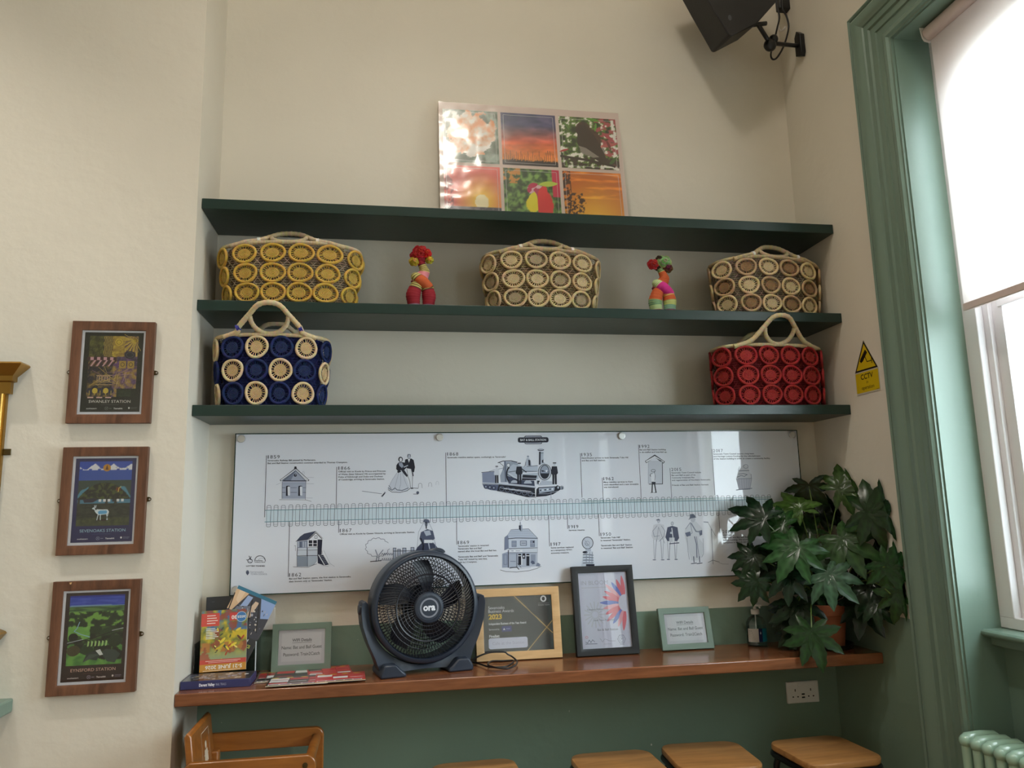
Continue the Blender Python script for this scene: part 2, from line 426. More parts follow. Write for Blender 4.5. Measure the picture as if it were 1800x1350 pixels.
for k, (a, b) in enumerate(WINS):
    # panel below the window and the brickwork around the arch
    ap = MB(); ap.box(2.80, 3.0, b, a, 0, SILL-.02)
    for z0, z1 in ((.12, .98),):
        for yy0, yy1 in ((a-.62, a-.14), (b+.14, b+.52)):
            for q in ((yy0, yy1, z1-.015, z1), (yy0, yy1, z0, z0+.015)): ap.box(2.788, 2.80, min(q[0], q[1]), max(q[0], q[1]), q[2], q[3])
            for yv in (yy0, yy1): ap.box(2.788, 2.80, yv-.0075, yv+.0075, z0, z1)
    struct('trim_%d' % (10+k), ap, M_SAGE, bevel=.003)
    mo = MB(); ring(mo, opening(a, b, .02, SILL, 3.0, .3), a, b, SILL, HEAD, 2.87, 3.0)
    struct('wall_right_arch_%d' % (k+1), mo, M_OUT, smooth=0)
    ws = MB(); pr = [(2.80, SILL-.02), (2.727, SILL-.02), (2.718, SILL-.012), (2.718, SILL-.003), (2.727, SILL+.004), (2.87, SILL+.006), (2.87, SILL-.02)]
    ws.add([(x, y, z) for y in (a, b) for x, z in pr], [tuple(range(7)), tuple(range(13, 6, -1))]+[(i, i+7, (i+1) % 7+7, (i+1) % 7) for i in range(7)])
    ws.box(2.755, 2.80, b, a, SILL-.05, SILL-.02)
    struct('trim_%d' % (20+k), ws, M_SAGE, bevel=.003)
    w = bpy.data.objects.new('window_%d' % (k+1), None); link(w, None, Matrix.Translation((2.84, (a+b)/2, SILL))); w['kind'] = 'structure'
    f = MB(); ring(f, opening(a, b, .068, SILL+.045, 3.0, .26), a, b, SILL+.0449, HEAD, 2.80, 2.83)
    f.box(2.80, 2.83, b, a, SILL+.006, SILL+.045)
    obj('window_frame', f, M_WHITE, w, bevel=.003)
    f = MB(); ring(f, opening(a, b, .092, SILL+.06, 2.985, .25), a-.05, b+.05, SILL+.0599, HEAD-.03, 2.83, 2.848)
    f.box(2.83, 2.848, b+.05, a-.05, SILL+.02, SILL+.06)
    obj('window_bead', f, M_WHITE, w, bevel=.002)
    f = MB(); ring(f, opening(a, b, .135, SILL+.13, 2.96, .235), a-.08, b+.08, SILL+.1299, HEAD-.05, 2.848, 2.875)
    f.box(2.848, 2.875, b+.08, a-.08, SILL+.03, SILL+.13); f.box(2.842, 2.868, b+.12, a-.12, 2.27, 2.325)
    obj('sash', f, M_WHITE, w, bevel=.002)
    g = MB(); g.box(2.860, 2.863, b+.12, a-.12, SILL+.1, HEAD-.1)
    obj('window_pane', g, M_WGLASS, w, smooth=0)
# moulded architraves round both recesses
AP = [(0, 0), (0, .026), (.006, .03), (.012, .026), (.016, .018), (.022, .02), (.03, .034), (.045, .044), (.06, .042), (.075, .033), (.088, .028), (.092, .022), (.118, .022), (.122, .028), (.127, .02), (.152, .018), (.155, .012), (.185, .012), (.19, .018), (.2, .024), (.212, .022), (.218, .012), (.225, .01), (.225, 0)]
for k, (a, b) in enumerate(WINS):
    mb = MB(); n = len(AP); vs = []
    for st in range(4):
        for (wd, h) in AP:
            q = .225-wd
            y = a+q if st < 2 else b-q; z = 0 if st in (0, 3) else HEAD+q
            vs.append((AL_W-h, y, z))
    fs = [(s_*n+i, s_*n+i+1, (s_+1)*n+i+1, (s_+1)*n+i) for s_ in range(3) for i in range(n-1)]
    mb.add(vs, fs); struct('trim_%d' % (k+1), mb, M_SAGE, smooth=25)
    rl = MB()    # painted boards lining the recess
    rl.box(AL_W, 2.80, a-.0, a-.006, 0, HEAD); rl.box(AL_W, 2.80, b, b+.006, 0, HEAD); rl.box(AL_W, 2.80, b, a, HEAD-.006, HEAD)
    struct('trim_%d' % (k+5), rl, M_SAGE, smooth=0)
# skirting boards
m = MB(); m.box(0, AL_W, -.018, 0, 0, .16); struct('baseboard_back', m, M_SAGE, bevel=.004)
m = MB(); m.box(ROOM_X, 0, -AL_D-.018, -AL_D, 0, .16); struct('baseboard_left', m, M_WHITE, bevel=.004)
# plaster cracks low on the left wall
M_CRACK = plain('crack_line', (170, 158, 138), .9)
def crack(pts, ax, val, w):
    m = MB(); P = [at(px, py, ax, val) for px, py in pts]; m.tube(P, w, 4); return m
# ground outside
m = MB(); m.box(3.4, 14, -12, 8, -.4, -.3); struct('ground', m, plain('outside_paving', (150, 150, 145), .9))

# ================================================================ ROLLER BLIND
def make_blind(a, b, label):
    M_BL, nt, p = newmat('blind_fabric'); nt.nodes.remove(p); out = nt.nodes['Material Output']
    d = nt.nodes.new('ShaderNodeBsdfDiffuse'); d.inputs[0].default_value = (*col((232, 218, 214)), 1)
    t = nt.nodes.new('ShaderNodeBsdfTranslucent'); t.inputs[0].default_value = (*col((236, 228, 224)), 1)
    mx = nt.nodes.new('ShaderNodeMixShader'); mx.inputs[0].default_value = .42
    nt.links.new(d.outputs[0], mx.inputs[1]); nt.links.new(t.outputs[0], mx.inputs[2]); nt.links.new(mx.outputs[0], out.inputs[0])
    M_BB = plain('blind_vinyl', (216, 198, 194), .5)
    t_ = thing('roller_blind', label, 'blind', (2.745, (a+b)/2, 3.36))
    m = MB(); m.quad((2.745, a-.082, 2.285), (2.745, b+.06, 2.285), (2.745, b+.06, 3.36), (2.745, a-.082, 3.36)); obj('blind_fabric', m, M_BL, t_, smooth=0)
    m = MB(); m.box(2.738, 2.752, b+.06, a-.082, 2.262, 2.29); obj('bottom_bar', m, M_BB, t_, bevel=.003)
    m = MB(); M = Matrix.Translation((2.738, a-.084, 3.352)) @ Matrix.Rotation(R(90), 4, 'X')
    m.lathe([(.027, 0), (.027, (a-.084)-(b+.06))], 24, M); obj('roller_tube', m, M_BB, t_)
    for y in (a-.08, b+.056):
        m = MB(); m.prism([(2.712, 3.335), (2.72, 3.322), (2.742, 3.318), (2.766, 3.33), (2.772, 3.383), (2.705, 3.383)], y, y+.004); obj('bracket', m, M_PLASTICW, t_, bevel=.001)
make_blind(*WINS[0], 'cream roller blind pulled halfway down the bright window')

# ================================================================ RADIATOR
t = thing('radiator', 'pale sage green column radiator standing under the window', 'radiator', (2.645, -1.35, 0))
M_RAD = plain('radiator_enamel', (160, 192, 172), .22, coat=.5)
for i in range(20):
    y = -.822-.0488*i; m = MB(); zt, zb = .820, .14
    for xx in (2.592, 2.645, 2.698): m.tube([(xx, y, zb), (xx, y, zt)], .0165, 12)
    m.tube([(2.592, y, zt-.005), (2.592+.004, y, zt+.001), (2.645, y, zt+.004), (2.698-.004, y, zt+.001), (2.698, y, zt-.005)], .0215, 14)
    m.sphere((2.592, y, zt-.004), .022, 14, 8); m.sphere((2.698, y, zt-.004), .022, 14, 8)
    m.tube([(2.592, y, zb), (2.645, y, zb-.004), (2.698, y, zb)], .02, 10)
    if i in (0, 19):
        for xx in (2.6, 2.69): m.tube([(xx, y, zb), (xx, y, 0)], .012, 8)
    for zz in (zt-.012, zb+.01): m.tube([(2.645, y-.0245, zz), (2.645, y+.0245, zz)], .02, 12)
    obj('radiator_column', m, M_RAD, t, smooth=50)

# ================================================================ SHELVES AND COUNTER
def shelf(z, th, lab, nm='wall_shelf', e=.001):
    m = MB(); m.box(e, AL_W-e, -SH_D, -.001, z-th, z); o = obj(nm, m, M_SHELF, bevel=.002); tag(o, lab, 'shelf', 'shelves in the alcove'); return o
shelf(S1, .0413, 'dark green alcove shelf, topmost, with the photo collage leaning on it')
shelf(S2, .0413, 'dark green alcove shelf, the middle one, holding three straw baskets and two figurines')
shelf(S3, .0413, 'dark green alcove shelf, lowest, holding the blue and the red basket')
m = MB(); m.box(.001, AL_W-.001, -CT_D, -.001, CZ-.0422, CZ)
tag(obj('counter', m, M_COUNTER, bevel=.004), 'long polished brown wooden counter running across the alcove', 'counter')

# ================================================================ SOCKETS
def socket(x, z, label, w=.148, h=.088, sw=True):
    t = thing('wall_socket', label, 'socket', (x, 0, z))
    m = MB(); m.box(x-w/2, x+w/2, -.011, -.0005, z-h/2, z+h/2); obj('face_plate', m, M_PLASTICW, t, bevel=.003)
    if not sw: return
    h_ = MB()
    for cx in (-.036, .036):
        h_.box(x+cx-.002, x+cx+.002, -.0116, -.011, z+.004, z+.014)
        for d in (-.011, .011): h_.box(x+cx+d-.003, x+cx+d+.003, -.0116, -.011, z-.02, z-.015)
    for d in (0, .013): h_.box(x-.007, x+.007, -.0116, -.011, z-.024+d, z-.018+d)
    obj('pin_holes', h_, M_BLACK, t, smooth=0)
    for cx in (-.014, .014):
        q = MB(); q.box(x+cx-.009, x+cx+.009, -.0135, -.011, z+.022, z+.038); obj('switch_rocker', q, M_PLASTICW, t, bevel=.001)
socket(2.481, .796, 'white double socket plate with charging ports, low on the green wall under the counter')
socket(.235, 1.2, 'white wall plate behind the leaflets at the left end of the counter', .085, .085, False)

# ================================================================ CCTV SIGN (on the right wall)
X = AL_W-.002
def rwall(px, py): return at(px, py, 0, X)
t = thing('cctv_sign', 'yellow warning sign reading CCTV in operation on the right wall', 'sign', (AL_W, -.42, 2.15))
def onw(y, z): return Vector((X, y, z))
m = MB(); pl = [(-.345, 2.131), (-.423, 2.258), (-.499, 2.128), (-.498, 2.037), (-.345, 2.037)]
m.add([(AL_W-.0003, y, z) for y, z in pl]+[(X, y, z) for y, z in pl], [(0, 1, 2, 3, 4), (9, 8, 7, 6, 5)]+[(i, i+5, (i+1) % 5+5, (i+1) % 5) for i in range(5)])
obj('sign_plate', m, plain('sign_white', (190, 185, 170), .4), t, smooth=0)
# u runs left to right as seen from the room (towards -y), v up
ar = Art(lambda u, v: Vector((X, -.345-u, 2.037+v)), (-1, 0, 0), d0=.0003)
YE = (206, 178, 22); BK = (20, 18, 14)
ar.poly([(0.002, .094), (.152, .094), (.077, .219)], BK); ar.poly([(.014, .101), (.14, .101), (.077, .205)], YE)
ar.rect(0.003, .006, .151, .089, YE)
ar.poly([(.045, .145), (.082, .18), (.095, .166), (.058, .131)], BK); ar.line([(.078, .15), (.088, .128), (.118, .128)], .004, BK); ar.line([(.118, .118), (.118, .138)], .004, BK)
ar.poly([(.04, .138), (.048, .146), (.058, .136), (.05, .128)], BK)
ar.text('CCTV', .077, .06, .021, BK, align='C', bold=.02); ar.text('in', .077, .04, .013, BK, align='C'); ar.text('operation', .077, .018, .0145, BK, align='C', bold=.01)
ar.rect(.13, .008, .147, .0095, BK)
ar.build('sign_print', M_PRINT, t)
# ================================================================ STRAW BASKETS
def smp(c, j=8):
    return tuple(max(0, min(255, v+random.uniform(-j, j))) for v in c)
STRAW = (206, 184, 146)
def make_basket(label, loc, rotz, wt, wb, dt, h, colfn, net, rimc, rings_front=4, hh=.08, lean=.02, hstyle=1, nrow=3, rr=.047, squash=.93, hw=.075, tie=None, fill=None, backh=True, bow=.006):
    t = thing('straw_basket', label, 'basket', loc, (0, 0, rotz), 'straw baskets on the shelves')
    def prof(th, tt):
        """th around, tt 0 bottom..1 top -> local point"""
        a = (wb+(wt-wb)*tt**.8)/2; b = dt/2*(1+.06*math.sin(math.pi*tt)); e = .62
        c, s_ = math.cos(th), math.sin(th)
        x = a*math.copysign(abs(c)**e, c); y = b*math.copysign(abs(s_)**.75, s_)
        z = h*tt
        z += bow*tt*tt*max(0, 1-(x/a)**2)
        return Vector((x, y, z))
    # equal arc-length table
    N = 400; pts = [prof(2*math.pi*i/N, .5) for i in range(N+1)]; L = [0]
    for i in range(N): L.append(L[-1]+(pts[i+1]-pts[i]).length)
    def th_at(s):
        s = (s % 1.0)*L[-1]; i = 0
        lo, hi = 0, N
        while hi-lo > 1:
            mid = (lo+hi)//2
            if L[mid] <= s: lo = mid
            else: hi = mid
        f = (s-L[lo])/(L[hi]-L[lo]); return 2*math.pi*(lo+f)/N
    front = .75   # arc fraction facing -y
    ncol = 2*rings_front+4; per = L[-1]
    # net of thin straw strands
    nb = MB(); nb.setcol(net)
    K = 44
    for k in range(K):
        for d in (1, -1):
            P = []
            for i in range(9):
                tt = i/8; v = prof(th_at(k/K+d*tt*.16), tt); c = Vector((0, 0, v.z)); P.append(c+(v-c)*.985)
            nb.setcol(smp(net, 14)); nb.tube(P, .0011, 3, caps=False)
    for k in range(26):
        tt = (k+.5)/26; P = [prof(2*math.pi*i/60, tt) for i in range(60)]; P = [Vector((p.x*.985, p.y*.985, p.z)) for p in P]
        nb.setcol(smp(net, 14)); nb.tube(P, .0010, 3, closed=True)
    obj('woven_net', nb, M_STRAW, t, world=False, smooth=60)
    # lining / woven base, its dark colour standing in for shade behind the gaps
    li = MB(); li.setcol(fill or tuple(v*.62 for v in net))
    vs = []; n = 48
    for j in range(9):
        for i in range(n):
            v = prof(2*math.pi*i/n, j/8*.985+.01); vs.append((v.x*.90, v.y*.84, max(v.z*.99, .002)))
    fs = [(j*n+i, j*n+(i+1) % n, (j+1)*n+(i+1) % n, (j+1)*n+i) for j in range(8) for i in range(n)]+[tuple(range(n-1, -1, -1))]
    li.add(vs, fs); obj('lining', li, M_STRAW, t, world=False)
    # medallions
    for r_ in range(nrow):
        tt = (r_+.5)/nrow*.97+.012
        for c_ in range(ncol):
            s0 = front + (c_-(rings_front-1)/2)/ncol
            th = th_at(s0); p = prof(th, tt); e1 = (prof(th+.02, tt)-prof(th-.02, tt)).normalized(); e2 = (prof(th, min(1, tt+.04))-prof(th, tt-.04)).normalized()
            nrm = e1.cross(e2).normalized(); e2 = nrm.cross(e1)
            cring, cdisc = colfn(r_, c_ if c_ < rings_front+1 or True else 0)
            a_ = min(rr, per/ncol/2*1.0)*random.uniform(.94, 1.03); b_ = rr*squash*random.uniform(.95, 1.02); b_ = min(b_, h/nrow/2*1.03)
            def W(u, v, o, th=th, p=p, nrm=nrm, e1=e1, e2=e2): # bend slightly with the body
                k = (u*u)*(1.3 if abs(p.x) > .3*wt else .2)
                return p + e1*u + e2*v + nrm*(o-k)
            sk = random.uniform(-.12, .12)
            mb = MB(); seg = 28
            P = []; C = []
            for i in range(seg):
                a = 2*math.pi*i/seg; w = 1+.03*math.sin(3*a+c_)
                P.append(W(a_*.88*w*math.cos(a), b_*.88*w*math.sin(a)+sk*a_*.2*math.cos(a), .006)); C.append(col(smp(cring, 9)))
            mb.tube(P, [.0055*random.uniform(.92, 1.08) for _ in P], 8, closed=True, cols=C)
            # spokes
            for i in range(22):
                a = 2*math.pi*(i+random.uniform(-.2, .2))/22; da = .042
                cc = col(smp(cdisc, 12)); r0, r1 = .46, .88
                q = [W(a_*r0*math.cos(a-da*1.2), b_*r0*math.sin(a-da*1.2), .0015), W(a_*r0*math.cos(a+da*1.2), b_*r0*math.sin(a+da*1.2), .0015),
                     W(a_*r1*math.cos(a+da), b_*r1*math.sin(a+da), .004), W(a_*r1*math.cos(a-da), b_*r1*math.sin(a-da), .004)]
                mb.add([v+nrm*.0012 for v in q]+[v-nrm*.0008 for v in q], [(0, 1, 2, 3), (7, 6, 5, 4), (0, 3, 7, 4), (1, 5, 6, 2)], [cc]*8)
            # coiled disc in the middle
            rings_ = 9; vs = [W(0, 0, .004)]; cs = [col(tuple(v*.7 for v in cdisc))]
            for j in range(1, rings_+1):
                q = .52*j/rings_
                for i in range(20):
                    a = 2*math.pi*i/20; vs.append(W(a_*q*math.cos(a), b_*q*math.sin(a), .004+.0016*(j % 2)+random.uniform(0, .0006))); cs.append(col(smp(tuple(v*(1 if j % 2 else .8) for v in cdisc), 10)))
            fs = [(0, i+1, (i+1) % 20+1) for i in range(20)]
            for j in range(rings_-1):
                for i in range(20): fs.append((1+j*20+i, 1+(j+1)*20+i, 1+(j+1)*20+(i+1) % 20, 1+j*20+(i+1) % 20))
            mb.add(vs, fs, cs)
            obj('woven_medallion', mb, M_STRAW, t, world=False, smooth=60)
    # rim
    def wrap(path, rad, base, nm, closed=False, seg=10, parent=t):
        # resample and wrap with slightly irregular coils
        P = [Vector(p) for p in path]
        if closed: P = P+[P[0]]
        out = []; cs = []; rs = []
        for a, b in zip(P[:-1], P[1:]):
            k = max(1, int((b-a).length/.004))
            for i in range(k):
                out.append(a.lerp(b, i/k))
        if not closed: out.append(P[-1])
        for i in range(len(out)): rs.append(rad*(1.0+.07*math.sin(i*2.3)+random.uniform(-.04, .04))); cs.append(col(smp(base, 11)))
        mb = MB(); mb.tube(out, rs, seg, closed=closed, cols=cs); return obj(nm, mb, M_STRAW, parent, world=False, smooth=60)
    rim = [prof(2*math.pi*i/72, 1.0) for i in range(72)]
    wrap(rim, .0078, rimc, 'rim', closed=True)
    # handles: an eye shaped loop whose upper bow runs down into the rim
    for sgn in (-1, 1):
        if sgn == 1 and not backh: continue
        yb = sgn*dt/2*.98
        def hp(x, z, lz=None):
            tl = max(0, (z-h)/max(hh, .01)); zz = z+bow*max(0, 1-(x/(wt/2))**2)
            if sgn == 1: zz = h+(zz-h)*.72
            tuck = max(0, (abs(x)/(wt/2)-.58)/.22); zz -= .006*tuck
            return Vector((x, yb - sgn*.014*tuck + (-lean*tl if hstyle == 1 else -sgn*lean*tl), zz))
        P = []
        xe = wt/2*.8
        ctrl = [(-xe, h+.001), (-xe*.72, h+.003+hh*.05), (-hw*1.55, h+hh*.26), (-hw*1.02, h+hh*.62), (-hw*.55, h+hh*.92), (0, h+hh), (hw*.55, h+hh*.92), (hw*1.02, h+hh*.62), (hw*1.55, h+hh*.26), (xe*.72, h+.003+hh*.05), (xe, h+.001)]
        # catmull-rom
        C = [ctrl[0]]+ctrl+[ctrl[-1]]
        for i in range(1, len(C)-2):
            for k in range(6):
                u = k/6; p0, p1, p2, p3 = C[i-1], C[i], C[i+1], C[i+2]
                f = lambda a, b, c, d: .5*((2*b)+(-a+c)*u+(2*a-5*b+4*c-d)*u*u+(-a+3*b-3*c+d)*u**3)
                P.append(hp(f(p0[0], p1[0], p2[0], p3[0]), f(p0[1], p1[1], p2[1], p3[1])))
        P.append(hp(*ctrl[-1]))
        ho = wrap(P, .0100, rimc, 'handle')
        lo = []
        for i in range(17):
            a = math.pi*(1+i/16); lo.append(hp(hw*.98*math.cos(a), h+hh*.58+hh*.55*math.sin(a)))
        wrap(lo, .0090, rimc, 'handle_loop', parent=ho)
        if tie:
            for x_ in (-hw*1.6, hw*1.6):
                wrap([hp(x_-.006, h+hh*.2), hp(x_+.006, h+hh*.24)], .0125, tie, 'tie', parent=ho)
    return t

YEL = (198, 160, 72); NAT = (196, 172, 130); NAT2 = (214, 192, 150); BRN = (158, 124, 88); BLU = (22, 36, 84); RED = (150, 38, 38)
make_basket('mustard yellow straw basket at the left end of the middle shelf', (.326, -.165, S2+.001), R(-3), .545, .465, .2, .232, lambda r, c: (YEL, (206, 170, 84)), (184, 168, 140), (190, 172, 140), rings_front=4, hh=.052, lean=.045, hstyle=2, backh=False, bow=.014, rr=.056, hw=.07, fill=(120, 108, 92), tie=(225, 222, 214))
make_basket('plain natural straw basket in the centre of the middle shelf', (1.352, -.165, S2+.001), R(4), .5, .43, .2, .232, lambda r, c: (NAT, NAT2 if (r+c) % 3 else (176, 158, 126)), (176, 154, 118), (170, 150, 116), rings_front=4, hh=.05, lean=.04, hstyle=2, bow=.02, rr=.05, hw=.07, fill=(120, 104, 80), tie=(222, 218, 206))
make_basket('natural straw basket with alternating pale and brown discs, right end of the middle shelf', (2.372, -.165, S2+.001), R(7), .515, .46, .2, .232, lambda r, c: ((206, 182, 138), NAT2) if (r+c) % 2 else ((180, 152, 116), BRN), (160, 142, 116), (176, 156, 122), rings_front=4, hh=.06, lean=.04, hstyle=2, backh=False, bow=.02, rr=.05, hw=.07, fill=(112, 100, 88), tie=(222, 220, 214))
make_basket('navy blue straw basket chequered with natural discs, left end of the lowest shelf', (.264, -.165, S3+.001), R(0), .425, .378, .2, .268, lambda r, c: (STRAW, (206, 176, 130)) if (r+c) % 2 == 1 else (BLU, (28, 44, 88)), (20, 30, 86), STRAW, rings_front=4, hh=.112, lean=.055, hstyle=1, rr=.046, squash=1, hw=.072, fill=(22, 30, 78), tie=(56, 58, 150))
make_basket('deep red straw basket with a pale handle, right end of the lowest shelf', (2.348, -.165, S3+.001), R(3), .49, .475, .2, .255, lambda r, c: (RED, (164, 46, 42)), (112, 20, 26), (196, 178, 142), rings_front=4, hh=.118, lean=.05, hstyle=1, rr=.05, squash=.97, hw=.07, fill=(96, 16, 22))

# ================================================================ WRAPPED FABRIC FIGURINES
def figurine(x, y, rot, label, bands):
    t = thing('fabric_figurine', label, 'figurine', (x, y, S2+.001), (0, 0, rot), 'wound fabric torso figurines')
    def roll(path, rads, cols, nm):
        P = [Vector(p) for p in path]; out = []; rr = []; n = len(P)
        for i in range(n-1):
            for k in range(9):
                u = k/9; a, b = P[max(0, i-1)], P[i]; c, d = P[i+1], P[min(n-1, i+2)]
                out.append(.5*((2*b)+(-a+c)*u+(2*a-5*b+4*c-d)*u*u+(-a+3*b-3*c+d)*u**3)); rr.append(rads[i]+(rads[i+1]-rads[i])*(u*u*(3-2*u)))
        out.append(P[-1]); rr.append(rads[-1]); m = len(out)
        cs = []
        for i in range(m):
            k = int(i/m*len(cols)); c = cols[min(k, len(cols)-1)]
            if isinstance(c, list): c = c[i % len(c)]
            cs.append(col(c))
        rr = [r_*(1+.03*math.sin(i*2.1)) for i, r_ in enumerate(rr)]
        mb = MB(); mb.tube(out, rr, 16, cols=cs); return obj(nm, mb, M_FABRIC, t, world=False, smooth=70)
    B = bands
    roll([(-.024, 0, .0), (-.027, -.002, .03), (-.028, -.003, .06), (-.018, -.004, .095), (-.004, 0, .118)], [.017, .023, .026, .023, .014], B['legL'], 'left_thigh')
    roll([(.026, 0, .0), (.027, -.002, .03), (.028, -.002, .06), (.022, -.002, .09), (.006, .006, .115)], [.017, .022, .025, .022, .014], B['legR'], 'right_thigh')
    roll([(.034, .004, .078), (.022, -.006, .098), (0, -.010, .118), (-.018, -.004, .138), (-.022, .004, .15)], [.016, .021, .024, .019, .01], B['belly'], 'hip_roll')
    roll([(-.012, .008, .11), (.0, .006, .135), (.012, .002, .16), (.008, 0, .18), (-.002, 0, .205)], [.026, .025, .02, .015, .013], B['chest'], 'chest')
    hd = MB()
    for (dx, dy, dz, r_, c) in B['head']:
        # ruffled rosettes
        n = 14; vs = []; cs = []
        hd.setcol(c)
        for ring_ in range(5):
            rr_ = r_*(1-ring_*.19)
            P = []
            for i in range(26):
                a = 2*math.pi*i/26; P.append((dx+rr_*math.cos(a), dy-.004*ring_+.003*math.sin(5*a+ring_), dz+rr_*math.sin(a)+.002*math.sin(7*a)))
            hd.setcol(smp(c, 24)); hd.tube(P, r_*.2, 6, closed=True)
    obj('flower_head', hd, M_FABRIC, t, world=False, smooth=70)
    t.scale = (1.14, 1.1, 1.0)
    kn = MB(); kn.setcol(B['knot']); kn.sphere((-.002, .004, .215), .022, 14, 10, (1.0, .9, .9)); obj('head_knot', kn, M_FABRIC, t, world=False)
    return t
r1 = (140, 26, 38); yl = (206, 190, 110); bk = (34, 22, 24); pk = (176, 80, 96); og = (190, 88, 46)
figurine(.842, -.2, R(6), 'dark red and yellow wound fabric figurine left of the central basket', dict(
    legL=[[(150, 120, 140), (200, 190, 196)], r1, r1, r1, [yl, bk], [yl, bk]], legR=[[(150, 120, 150), r1], r1, r1, r1, [yl, bk], og],
    belly=[[yl, bk, yl], og, og, [yl, (190, 190, 120), bk], [yl, (200, 196, 130)]], chest=[pk, pk, (214, 130, 140), [bk, yl], [bk, yl], r1],
    head=[(-.006, -.014, .242, .022, (172, 28, 36)), (.018, -.01, .238, .017, (190, 34, 40)), (-.024, -.006, .226, .015, (150, 24, 34)), (-.026, -.008, .2, .016, (176, 150, 50)), (.03, -.004, .213, .014, (196, 160, 56)), (.004, -.016, .25, .014, (200, 40, 44))], knot=(132, 18, 34)))
gr = (150, 186, 120); mg = (196, 46, 130)
figurine(1.873, -.2, R(-4), 'orange, green and pink wound fabric figurine right of the central basket', dict(
    legL=[pk, [gr, (200, 210, 160)], [gr, (90, 120, 110)], og, og, [yl, gr]], legR=[pk, [gr, (90, 130, 150)], [gr, yl], og, [og, yl], [(60, 40, 50), yl]],
    belly=[mg, mg, mg, [gr, (206, 210, 160)], [gr, (206, 210, 160), gr]], chest=[(150, 60, 70), (190, 80, 60), og, og, og, [bk, gr]],
    head=[(-.03, -.008, .222, .02, (160, 30, 38)), (.012, -.014, .232, .024, (140, 176, 100)), (.024, -.004, .208, .02, (96, 60, 50)), (-.004, -.006, .248, .012, (70, 50, 40))], knot=(52, 40, 38)))
# ================================================================ PICTURE FRAMES
def frame_mb(w, h, d, b, sl=.004):
    """mitred moulding: local x 0..w, z 0..h, back at y=0, front at y=-d, border b"""
    m = MB(); prof = [(0, 0), (0, -d), (b*.55, -d), (b, -d+sl), (b, 0)]
    cs = [(0, 0, 1, 1), (w, 0, -1, 1), (w, h, -1, -1), (0, h, 1, -1)]
    vs = []
    for cx, cz, sx, sz in cs:
        for (q, y) in prof: vs.append((cx+sx*q, y, cz+sz*q))
    n = 5; fs = []
    for k in range(4):
        for i in range(n):
            j = (i+1) % n; k2 = (k+1) % 4; fs.append((k*n+i, k2*n+i, k2*n+j, k*n+j))
    m.add(vs, fs); return m
def framed(name, label, cat, loc, w, h, d, b, mat, lean=0, rz=0, paper=(226, 228, 236), glass=True, group=None, stand=False, sl=.004):
    t = thing(name, label, cat, loc, (lean, 0, rz), group)
    obj('frame', frame_mb(w, h, d, b, sl), mat, t, world=False, bevel=.0012)
    m = MB(); m.box(b*.7, w-b*.7, -d*.55, -.002, b*.7, h-b*.7); obj('backing', m, plain('card_'+name, paper, .7), t, world=False, smooth=0)
    if glass:
        m = MB(); m.box(b*.8, w-b*.8, -d*.55-.0045, -d*.55-.0035, b*.8, h-b*.8); obj('glass_pane', m, M_GLASS, t, world=False, smooth=0)
    if stand:
        m = MB(); m.box(w*.4, w*.6, .001, .004, .002, h*.55, Matrix.Rotation(0, 4, 'X')); obj('easel_back', m, M_BLACK, t, world=False, smooth=0)
    L = WM[t]
    ar = Art(lambda u, v: L@Vector((b+u, -d*.55, b+v)), (L.to_3x3()@Vector((0, -1, 0))), d0=.0006)
    return t, ar, w-2*b, h-2*b

def station_logos(ar, W, y, c, c2):
    ar.text('southeastern', W*.14, y, .0052, c, width=.034, bold=.01); ar.ell(W*.45, y+.003, .0055, .0055, c2, w=.0009, n=16); ar.line([(W*.45-.004, y-.001), (W*.45+.004, y+.007)], .0009, c2); ar.line([(W*.45-.004, y+.007), (W*.45+.004, y-.001)], .0009, c2)
    ar.rect(W*.49, y+.002, W*.53, y+.0035, c2)
    ar.text('Thameslink', W*.56, y, .0048, c, width=.03, bold=.03); ar.ell(W*.80, y+.004, .003, .0035, c, n=10); ar.text('SEVENOAKS', W*.83, y+.004, .0026, c2); ar.text('TOWN COUNCIL', W*.83, y, .0026, c2, width=.018)

PX = -.394
def hang_ears(t, w, h, d):
    for x, s_ in ((-.006, -1), (w+.006, 1)):
        m = MB(); z = h*.5
        P = [(x+.012*s_*math.cos(a)-.004*s_, z+.0085*math.sin(a)) for a in [math.pi*(i/10-.5) for i in range(11)]]
        P = P if s_ > 0 else P[::-1]
        base = [(x-.008*s_, z+.0085), (x-.008*s_, z-.0085)]
        pts = (P+base) if s_ > 0 else (P+base[::-1])
        m.prism(pts, -.0025, -.0005); o = obj('hanging_lug', m, M_DBRASS, t, world=False, bevel=.0004)
        q = MB(); q.lathe([(.0035, 0), (.003, .0014), (.0001, .002)], 12, Matrix.Translation((x+.002*s_, -.0025, z)) @ Matrix.Rotation(R(90), 4, 'X')); obj('screw', q, M_STEEL, o, world=False)

